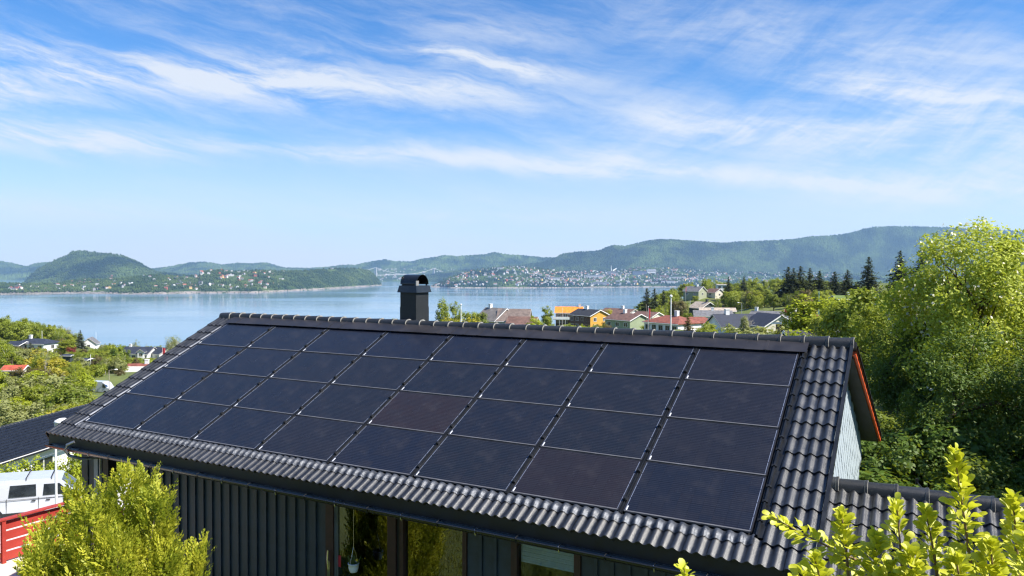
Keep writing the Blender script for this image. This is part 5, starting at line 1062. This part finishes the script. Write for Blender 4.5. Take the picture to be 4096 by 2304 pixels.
mass(26, (250, 640), (290, 400), (1.5, 3.2), ['bush', 'dome'], ['mid', 'green', 'pale'], 'on the slope above the water', G, (1.1, 1.7))
plant_px('spruce', 318, 300, 1318, 'bluish', 'dark blue green conifer at the water on the left', wide=1.2); plant_px('dome', 282, 262, 1384, 'red', 'dark red leaved round tree on the left slope', wide=1.15)
plant_px('column', 452, 250, 1388, 'deep', 'clipped dark green columnar conifer left of the dormer house', wide=1.5); plant_px('airy', 690, 300, 1335, 'pale', 'pale round tree beside the small white gable', wide=1.2)
plant_px('airy', 540, 360, 1360, 'pale', 'loose pale tree behind the dormer house', wide=1.2); plant_px('broad', 215, 130, 1418, 'gold', 'golden yellow tree in the middle of the left slope', wide=1.3); plant_px('dome', 335, 112, 1478, 'lime', 'bright lime green bush near the street lamp', wide=1.1)
plant_px('broad', 320, 150, 1425, 'pale', 'pale flowering tree left of the street lamp', wide=1.2); plant_px('broad', 100, 120, 1462, 'brown', 'brownish tree in front of the small red roof', wide=1.4); plant_px('bush', 475, 150, 1498, 'brown', 'dark bronze bush right of the street lamp', wide=1.2)
plant_px('spruce', 120, 230, 1368, 'bluish', 'broad grey green pine in front of the navy roof', wide=1.7); plant_px('bush', 310, 72, 1600, 'gold', 'yellow bush right behind the neighbour roof', wide=1.3); plant_px('dome', 270, 85, 1520, 'green', 'fresh green round tree behind the neighbour roof', wide=1.4)
for k_ in range(6): plant_px('column', 238 + 9 * k_, 268, 1358 + vr.uniform(-3, 6), 'yellow', 'hedge conifer in the row beside the navy roofed house', 'clipped hedge conifers', 1.3)
# middle, behind the ridge
G2 = 'garden bushes behind the ridge'
mass(80, (1850, 2620), (130, 255), (1.8, 3.6), ['bush', 'bush', 'dome'], ['yellow', 'mid', 'lime', 'pale'], 'of the gardens behind the ridge', G2, (1., 1.5), maxtop=lambda p_: 1272 + .012 * (p_ - 1850))
mass(62, (2620, 3340), (100, 250), (1.8, 3.4), ['bush', 'dome'], ['yellow', 'mid', 'pale', 'green'], 'of the gardens right of the tall pole', G2, (1., 1.4), maxtop=lambda p_: 1278)
plant_px('tall', 1775, 200, 1196, 'mid', 'left of the twin slender trees right of the chimney', 'twin trees', .8); plant_px('tall', 1822, 202, 1205, 'mid', 'right of the twin slender trees right of the chimney', 'twin trees', .75)
plant_px('tall', 2187, 240, 1222, 'mid', 'slim green tree left of the orange roof', wide=1.1); plant_px('bush', 1570, 190, 1268, 'yellow', 'small bush left of the chimney'); plant_px('broad', 1882, 215, 1236, 'mid', 'round green tree left of the cream house', wide=.9); plant_px('broad', 1920, 210, 1243, 'green', 'darker tree touching the cream house', wide=.8)
plant_px('dome', 2418, 262, 1232, 'gold', 'ochre tree between the yellow and the brown roof', wide=1.1); plant_px('bush', 1840, 190, 1262, 'gold', 'ochre bush at the foot of the ball topped pole', wide=1.2)
plant_px('dome', 2140, 205, 1266, 'lime', 'bright green bush right of the cream house', wide=1.2); plant_px('dome', 2420, 160, 1291, 'brown', 'brown leafless looking bush before the green house', wide=1.6)
plant_px('spruce', 2755, 118, 1258, 'brown', 'small brownish spruce in front of the red roof', wide=1.5); plant_px('dome', 2612, 215, 1276, 'lime', 'bright hedge right of the green house', wide=1.6)
plant_px('tall', 3225, 80, 1176, 'lime', 'bright yellow green tree behind the ridge on the right', wide=1.7); plant_px('broad', 3205, 82, 1215, 'yellow', 'lower half round tree joined to the bright green tree', wide=1.3)
plant_px('dome', 3030, 70, 1290, 'pale', 'pale bush right behind the ridge below the white gable', wide=1.6); plant_px('dome', 2925, 95, 1300, 'yellow', 'yellowish bush below the black roof', wide=1.5); plant_px('bush', 3180, 60, 1310, 'lime', 'leafy sprig behind the right end of the ridge')
plant_px('tall', 2978, 105, 1262, 'pale', 'pale slender tree beside the bare tree', wide=.9); plant_px('dome', 3320, 70, 1290, 'mid', 'green bush in front of the red roof on the right', wide=1.3); plant_px('broad', 3292, 75, 1245, 'yellow', 'reddish tipped sapling before the red roof', wide=.8)
plant_px('dome', 3340, 190, 1180, 'lime', 'yellow green dome of a tree beside the teal pole', wide=1.2)
for k_, (px_, d_, py_, w_) in enumerate(((3440, 60, 1145, 1.1), (3520, 64, 1172, 1.2), (3385, 68, 1205, 1.1))): plant_px('broad', px_, d_, py_, ['mid', 'yellow', 'green'][k_], ['tree with yellowish top right of the turf roof', 'tree beside the big flowering tree', 'small tree left of the dark wood'][k_], wide=w_)
# wooded hill on the right
G3 = 'trees of the wooded hill'
crest = lambda p_: float(np.interp(p_, [2540, 2620, 2700, 2790, 3150, 3400, 3700, 4200], [1205, 1180, 1140, 1108, 1106, 1120, 1110, 1090]))
mass(120, (2560, 3650), (400, 540), (8, 12), ['broad', 'broad', 'dome', 'tall', 'airy'], ['mid', 'yellow', 'green', 'mid', 'yellow'], 'of the upper wooded hill', G3, (1., 1.4), crest)
mass(85, (2590, 3720), (280, 400), (6, 10), ['broad', 'dome', 'broad', 'airy'], ['mid', 'green', 'yellow', 'brown', 'pale'], 'of the foot of the wooded hill', G3, (1., 1.4), lambda p_: crest(p_) + 45)
mass(34, (3200, 3800), (150, 280), (5, 9), ['broad', 'dome'], ['mid', 'green', 'brown', 'yellow'], 'of the trees near the turf roof', G3, (1., 1.4), lambda p_: 1150)
for k_, (px_, d_, py_, w_, lab) in enumerate(((2590, 330, 1150, 1.3, 'dark conifer at the left foot of the wooded hill'), (2620, 335, 1152, 1.3, 'dark conifer group right of the leftmost conifer'), (2655, 340, 1158, 1.2, 'smaller dark conifer above the tall pole'), (2915, 420, 1106, 1.2, 'dark spruce left above the white cube house'), (2975, 420, 1104, 1.3, 'dark spruce alone in the light green wood'),
        (3150, 300, 1064, 1.5, 'leftmost spruce of the dense dark group'), (3172, 296, 1070, 1.5, 'second spruce of the dense dark group'), (3198, 300, 1062, 1.8, 'broad spruce in the dense dark group'), (3236, 312, 1070, 1.5, 'spruce just right of the dense dark group'), (3278, 310, 1080, 1.7, 'pointed spruce in the row of conifers'), (3338, 320, 1084, 2.0, 'broad dark conifer in the middle of the row'), (3388, 322, 1077, 1.9, 'conifer right in the row below the mountain'), (3470, 240, 1024, 1.3, 'tall spruce in front of the mountain'), (3605, 230, 1000, 1.35, 'tallest spruce in front of the mountain'), (3685, 220, 990, 1.2, 'spruce top beside the flowering tree'))):
    plant_px('spruce', px_, d_, py_, 'dark', lab, 'dark spruces', w_)
mass(34, (450, 1800), (60, 230), (2, 5), ['bush', 'dome', 'broad'], ['mid', 'yellow', 'green', 'pale'], 'of the slope hidden behind the roof', 'plants behind the roof', (1., 1.5), lambda p_: float(np.interp(p_, [450, 860, 1800], [1575, 1300, 1325])))
mass(14, (4250, 5600), (15, 32), (1.2, 2.6), ['bush', 'dome'], ['mid', 'green', 'deep'], 'of the bank beyond the right edge', 'plants beyond the right edge', (1., 1.6))
# bare trees
def bare(px, d, py, lab, seed, mat):
    rs = np.random.RandomState(seed); x = (px - 2048) / F * d; zb = float(tz(x, d)) - .1; H = at(px, py, d)[2] - zb; b = MB()
    def br(p, dr, ln, r, lv):
        q = p + dr * ln; b.tube([p, p.lerp(q, .5) + Vector(rs.randn(3) * ln * .05), q], [r, r * .8, r * .6], 4 if lv else 6, caps=False)
        if lv < 4:
            for _ in range(3 if lv else 5):
                d2 = (dr + Vector(rs.randn(3) * .55)).normalized(); d2.z = abs(d2.z) * .6 + .25; br(p.lerp(q, rs.uniform(.55, 1)), d2.normalized(), ln * rs.uniform(.55, .8), r * .55, lv + 1)
    br(Vector((0, 0, 0)), Vector((0, 0, 1)), H * .36, H * .014, 0)
    root = new('bare_tree', None, loc=(x, d, zb), label=lab, cat='tree'); b.obj('branches', mat, root)
bare(3000, 110, 1240, 'leafless whitish tree beside the white gable', 3, pm('twig_pale', (.4, .36, .32), .9)); bare(188, 125, 1420, 'leafless pale tree in front of the golden tree', 5, MATS['twig_pale']); bare(235, 330, 1275, 'bare grey tree above the water on the left', 8, pm('twig_grey', (.34, .32, .32), .9)); bare(270, 335, 1290, 'second bare grey tree above the water', 9, MATS['twig_grey'])
# hedge with white flowers by the drive
for k_ in range(7):
    x, y = -24.5 - 1.1 * k_ * .5 + vr.uniform(-.3, .3), 44.0 - 1.3 * k_; 
    plant('bush', -23.2 - .55 * k_, 47.5 - 1.5 * k_, vr.uniform(1.9, 2.6), 'lime', 'yellow green shrub with white blossom in the row along the drive', 'blossoming shrubs along the drive', .75)
fl = MB()
# ---------------------------------------------------------------- big trees on the right
def near_tree(name, px, d, py_top, py_low, half_px, nl, ls, leaf, lab, seed, ncl=90, flower=0, grp=None):
    rs = np.random.RandomState(seed); x = (px - 2048) / F * d; zb = float(tz(x, d)); zt = at(px, py_top, d)[2]; zl = at(px, py_low, d)[2]; rx = half_px / F * d; rz = (zt - zl) / 2; cz = (zt + zl) / 2 - zb
    u = unit(rs.randn(ncl, 3)); C = u * (.3 + .68 * rs.rand(ncl) ** .55)[:, None] * np.array([rx, rx, rz]) + np.array([0, 0, cz]); C[:, 2] = np.maximum(C[:, 2], .5)
    k = rs.randint(ncl, size=nl); crr = .2 * min(rx, rz) + .14; o = unit(rs.randn(nl, 3)) * (rs.rand(nl) ** .5)[:, None] * crr * (.6 + .8 * rs.rand(ncl))[k][:, None]; o[:, 2] *= 1.15
    P = C[k] + o; N_ = unit(unit(P - np.array([0, 0, cz])) * .8 + rs.randn(nl, 3) * .6 + np.array([0, 0, .35])); V, Fc = quads(P, N_, ls * (.6 + .8 * rs.rand(nl)), rs, .5, .08)
    root = new(name, None, loc=(x, d, zb), label=lab, cat='tree', group=grp); new('crown', mesh_np('crown', V, Fc, L[leaf]), root)
    b = MB(); tr_ = [(rs.randn() * .08 * q, rs.randn() * .08 * q, (cz + rz * .4) * q / 5 - .3) for q in range(6)]; b.tube(tr_, [.16 * (1 - .14 * q) for q in range(6)], 9)
    for c in C[::3]:
        z0 = min(max(c[2] * .6, .4), cz + rz * .2); q = min(4, int((z0 + .3) / ((cz + rz * .4) / 5 + 1e-6))); p0 = Vector(tr_[q]); c = Vector(c); b.tube([p0, p0.lerp(c, .5) + Vector((0, 0, .15)), c], [.05, .03, .008], 5, caps=False)
    b.obj('trunk', M_bark, root)
    if flower:
        kk = rs.randint(nl, size=flower); Vf, Ff = quads(P[kk] + unit(o[kk]) * .05, unit(rs.randn(flower, 3) + np.array([.6, -.6, .8])), .09 + .05 * rs.rand(flower), rs, .9); new('blossom', mesh_np('blossom', Vf, Ff, pm('blossom_white', (.62, .6, .45), .8)), root, kind='stuff')
near_tree('flowering_tree', 3890, 24, 915, 1560, 300, 30000, .13, 'sunny', 'tall sunlit tree with white blossom at the right edge', 1, 120, 1500)
WG_ = 'trees of the dark wood on the right'
near_tree('broadleaf_tree', 3520, 30, 1195, 1760, 130, 14000, .12, 'mid', 'slender green tree right of the roof corner', 2, 60, grp=WG_)
near_tree('broadleaf_tree', 3660, 26, 1270, 1900, 190, 20000, .12, 'deep', 'dense dark green tree in the middle of the dark wood', 3, 80, grp=WG_)
near_tree('broadleaf_tree', 3440, 34, 1330, 1760, 120, 10000, .12, 'green', 'dark tree right behind the roof corner', 4, 50, grp=WG_)
near_tree('broadleaf_tree', 3860, 20, 1330, 2080, 220, 20000, .1, 'deep', 'dark tree below the flowering tree', 5, 80, grp=WG_)
near_tree('broadleaf_tree', 4080, 20, 1240, 2100, 220, 18000, .1, 'deep', 'dark tree at the lower right edge of the wood', 6, 80, grp=WG_)
near_tree('broadleaf_tree', 4180, 30, 960, 1500, 230, 16000, .13, 'green', 'green tree cut off by the right edge', 7, 80, grp=WG_)
near_tree('broadleaf_tree', 3760, 34, 1180, 1700, 180, 14000, .13, 'green', 'green tree behind the dark wood', 8, 70, grp=WG_)
for k_, (x, y, h_) in enumerate(((20, 11, 6), (18, 8, 5.5), (15.2, 13.2, 5.6), (17.2, 15.4, 6.2))):   # the wood goes on to the right, outside the picture, and shades this part
    plant('broad', x, y, h_, 'green', 'tree of the wood beyond the right edge of the picture', 'trees beyond the right edge', 1.25)
mass(30, (3420, 4300), (15.5, 24), (.7, 1.7), ['bush'], ['deep', 'deep', 'green'], 'of the undergrowth behind the annex', 'undergrowth behind the annex', (1., 1.8))  # dark leaf colour stands in for the shade behind the annex
crate = new('compost_bin', None, loc=gpos(3600, 16.5), rot=(0, 0, -.3), label='dark slatted compost bin in the shade behind the annex', cat='compost bin')
for k_ in range(6):
    for (a_, b_, r_) in ((-.5, .5, 0), (-.5, .5, 1)): o = MB().box(-.5, .5, -.5 - .012, -.5 + .012, .05 + k_ * .16, .17 + k_ * .16).obj('slat', M_black, crate); o.rotation_euler = (0, 0, r_ * math.pi / 2)
for (x, y) in ((-.49, -.49), (.49, -.49), (.49, .49), (-.49, .49)): MB().box(x - .03, x + .03, y - .03, y + .03, 0, 1.05).obj('post', M_black, crate)

# ---------------------------------------------------------------- thuja in the left foreground
tx, ty = -5.75, 10.6; tzb = float(tz(tx, ty)); HT = -2.9 - tzb
thuja = new('thuja_bush', None, loc=(tx, ty, tzb), label='big yellow green thuja in front of the house corner', cat='thuja')
rs = np.random.RandomState(12)
tops = [(0.18, .1, HT * 1.0, .72), (-.5, .2, HT * .93, .66), (.68, .0, HT * .92, .66), (0., -.45, HT * .93, .66), (.35, .35, HT * .96, .66), (-.85, -.1, HT * .8, .55), (.95, -.3, HT * .74, .55), (.45, -.6, HT * .82, .6), (-.6, -.6, HT * .76, .6), (1.05, .35, HT * .66, .55), (-1.0, .4, HT * .66, .5), (.2, .7, HT * .85, .6), (0.0, -.95, HT * .66, .6), (.85, -.75, HT * .6, .55), (-1.0, -.7, HT * .56, .5)]
P = []; N_ = []; S = []; T_ = []
for (ax, ay, h, rr) in tops:
    for _ in range(470):
        f = rs.rand() ** .75; z = h * (1 - f) * .98 + .05; r = rr * (.1 + .8 * f ** .75) * (.75 + .35 * rs.rand()); a = rs.rand() * 6.283
        c = np.array([ax * (.45 + .55 * z / h) + np.cos(a) * r, ay * (.45 + .55 * z / h) + np.sin(a) * r, z]); out = np.array([np.cos(a), np.sin(a), 0])
        up = unit(out * (.34 + .25 * rs.rand()) + np.array([0, 0, 1.]) + rs.randn(3) * .16); side = unit(np.cross(up, out + rs.randn(3) * .5)); nn = np.cross(side, up)
        ln = .24 + .2 * rs.rand(); m = 40; q = np.linspace(0, 1, m); sg = np.where(np.arange(m) % 2 == 0, 1, -1); wdt = .1 * np.sin(np.clip(q * 1.05 + .12, 0, 1) * 3.0)
        pc = c + up * (q * ln)[:, None] + side * (sg * wdt * .8 * rs.uniform(.2, 1, m))[:, None] + nn * (rs.randn(m) * .012)[:, None]
        P.append(pc); tdir = unit(up * .8 + side * (sg * .6)[:, None]); T_.append(tdir); N_.append(unit(nn + rs.randn(m, 3) * .3)); S.append(.046 * (1.15 - .5 * q) * (.8 + .4 * rs.rand(m)))
P = np.concatenate(P); T_ = np.concatenate(T_); N_ = np.concatenate(N_); S = np.concatenate(S)[:, None]; B_ = unit(np.cross(N_, T_))
V = np.stack([P - T_ * S * .5, P + B_ * S * .34, P + T_ * S * .75, P - B_ * S * .34], 1).reshape(-1, 3)
new('foliage', mesh_np('foliage', V, np.arange(len(V)).reshape(-1, 4), leafmat('thuja_spray', (.24, .3, .02), (.58, .56, .05), .4, 2.2, 0.)), thuja, kind='stuff')
b = MB()
for (ax, ay, h, rr) in tops: b.tube([(ax * .15, ay * .15, -.1), (ax * .5, ay * .5, h * .4), (ax * .95, ay * .95, h * .9)], [.05, .035, .008], 6, caps=False)
b.obj('stem', M_bark, thuja)

# ---------------------------------------------------------------- leafy shrub close to the camera, lower right
sh = new('leafy_shrub', None, loc=(1.9, 4.7, float(tz(1.9, 4.7))), label='bright yellow green leafy shrub reaching into the lower right foreground', cat='shrub')
B0 = Vector((1.9, 4.7, float(tz(1.9, 4.7))))
M_leaf = leafmat('shrub_leaf', (.5, .53, .015), (.74, .72, .04), .45, 6, .6, .06)
lm = MB(); n = 5
lw = [.03, .3, .52, .57, .4, .06]; vs_ = []; lx = [0, .22, .5, .76, .93, 1.]
for i in range(6):
    x = lx[i]; z = .1 * math.sin(x * 2.6) - .12 * x * x
    vs_ += [(x, -lw[i] * .5, z + .09 * lw[i]), (x, 0, z - .0), (x, lw[i] * .5, z + .09 * lw[i])]
lm.add(vs_, [(3 * i, 3 * i + 1, 3 * i + 4, 3 * i + 3) for i in range(5)] + [(3 * i + 1, 3 * i + 2, 3 * i + 5, 3 * i + 4) for i in range(5)], 0, True); leaf_me = lm.mesh('leaf', M_leaf)
SHOOTS = [((3905, 2420, 4.6), (3870, 2150, 4.55), (3815, 1800, 4.5), 110), ((4075, 2420, 4.5), (4072, 2200, 4.5), (4050, 1990, 4.45), 85), ((3760, 2400, 4.7), (3740, 2200, 4.7), (3700, 2040, 4.65), 70), ((3620, 2380, 4.8), (3600, 2200, 4.8), (3588, 2010, 4.8), 42),
          ((3400, 2400, 4.9), (3390, 2200, 4.9), (3365, 2050, 4.9), 66), ((3480, 2390, 4.7), (3500, 2260, 4.7), (3510, 2140, 4.7), 56), ((3560, 2300, 5.0), (3300, 2190, 5.0), (3085, 2065, 5.0), 56), ((3300, 2400, 4.6), (3290, 2330, 4.6), (3255, 2230, 4.6), 36),
          ((3980, 2420, 4.3), (3975, 2300, 4.3), (3960, 2170, 4.3), 60), ((3660, 2420, 4.4), (3650, 2330, 4.4), (3640, 2210, 4.4), 60), ((3850, 2420, 4.2), (3840, 2340, 4.2), (3825, 2230, 4.2), 50), ((3180, 2420, 4.8), (3200, 2350, 4.8), (3230, 2290, 4.8), 26),
          ((2760, 2420, 4.9), (2745, 2360, 4.9), (2738, 2275, 4.9), 18), ((4110, 2420, 4.0), (4115, 2300, 4.0), (4110, 2160, 4.0), 50), ((3550, 2420, 4.5), (3545, 2350, 4.5), (3560, 2260, 4.5), 40)]
rs = np.random.RandomState(9); LV = []
for (a_, m_, t_, nlf) in SHOOTS:
    A_, M_, T2 = [Vector(at(*q)) for q in (a_, m_, t_)]; b = MB(); pts = [A_.lerp(M_, f).lerp(M_.lerp(T2, f), f) for f in np.linspace(0, 1, 7)]; base = B0.lerp(A_, .45) + Vector((0, 0, -.1))
    b.tube([B0, base, A_] + pts[1:], [.045, .026, .014] + [.012, .010, .008, .006, .005, .003], 6, caps=False); b.obj('branch', pm('twig_brown', (.2, .13, .07), .8), sh).matrix_parent_inverse = Matrix.Translation(-B0)
    nlf = int(nlf * 1.75)
    for k in range(nlf):
        f = (k + rs.rand()) / nlf; f = f ** .85; p = A_.lerp(M_, f).lerp(M_.lerp(T2, f), f); ax = (T2 - A_).normalized(); ang = k * 2.4 + rs.rand() * .6
        e1 = ax.cross(Vector((0, 1, .2))).normalized(); e2 = ax.cross(e1); rad = e1 * math.cos(ang) + e2 * math.sin(ang); dr = (rad * (1.15 - .55 * f) + ax * (.3 + .7 * f) + Vector(rs.randn(3) * .28)).normalized()
        st = rs.uniform(.0, .1) * (1.15 - f); LV.append((p + rad * st, dr, rs.uniform(.055, .095) * (1 - .25 * (f > .93))))
def leafM(p, dr, s):
    y = Vector((0, 0, 1)).cross(dr); y = y.normalized() if y.length > .1 else Vector((1, 0, 0)); z = dr.cross(y); q = Matrix((dr, y, z)).transposed().to_4x4(); return Matrix.Translation(p) @ q @ Matrix.Rotation(rs.randn() * .5, 4, 'X') @ Matrix.Diagonal((s, s, s, 1))
vis = sorted(LV, key=lambda q: -q[0].z); keep = set(id(q) for q in vis[:300]); vv = np.array([v.co[:] for v in leaf_me.vertices]); ff = np.array([tuple(p.vertices) for p in leaf_me.polygons]); JV = []; JF = []
for q in LV:
    Mx = leafM(*q)
    if id(q) in keep: o = new('leaf', leaf_me, sh); o.matrix_parent_inverse = Matrix.Translation(-B0); o.matrix_basis = Mx
    else: Ma = np.array(Mx); JF.append(ff + len(JV) * len(vv)); JV.append(vv @ Ma[:3, :3].T + Ma[:3, 3] - np.array(B0))
new('foliage', mesh_np('foliage', np.concatenate(JV), np.concatenate(JF), M_leaf, True), sh, kind='stuff')
# garden in front of the house, seen in the window glass
for k_, (x, y, h_, lf) in enumerate(((-3.2, 8.2, .7, 'green'), (-1.2, 6.2, .8, 'deep'), (-2.4, 3.5, 1.2, 'mid'), (1.0, 4.4, .6, 'green'), (-7.5, 4.5, 2.4, 'deep'), (-9.5, 7.5, 2.2, 'green'))):
    plant('bush', x, y, h_, lf, ['small shrub on the lawn before the glass door', 'dark low shrub on the lawn', 'shrub on the lawn near the viewer', 'small shrub on the lawn before the middle window', 'tall dark shrub left on the lawn', 'shrub beside the terrace'][k_], 'shrubs on the lawn')

rs = np.random.RandomState(31); ng = 36000; gx = rs.uniform(-10, 7.5, ng); gy = rs.uniform(1.5, 12.5, ng); gz = tz(gx, gy)
sl_ = (gx - O[0]) * math.cos(PSI) - (gy - O[1]) * math.sin(PSI); nl_ = -(gx - O[0]) * math.sin(PSI) - (gy - O[1]) * math.cos(PSI); kp = (nl_ > 3.9) & ((sl_ > -1.2) | (nl_ > 9)); gx, gy, gz = gx[kp], gy[kp], gz[kp]; ng = len(gx)
a_ = rs.rand(ng) * 6.283; h_ = (.05 + .09 * rs.rand(ng)) * (.6 + .8 * vnoise(gx * 1.3, gy * 1.3, 2)); w_ = .012; lx_ = rs.randn(ng) * .03; ly_ = rs.randn(ng) * .03
V = np.stack([np.stack([gx - np.cos(a_) * w_, gy - np.sin(a_) * w_, gz - .01], -1), np.stack([gx + np.cos(a_) * w_, gy + np.sin(a_) * w_, gz - .01], -1), np.stack([gx + lx_, gy + ly_, gz + h_], -1)], 1).reshape(-1, 3)
new('lawn_grass', mesh_np('lawn_grass', V, np.arange(3 * ng).reshape(-1, 3), leafmat('grass_blade', (.1, .14, .015), (.24, .24, .04), .35, .9, 0.)), kind='stuff', label='short lawn grass in front of the house', cat='grass')
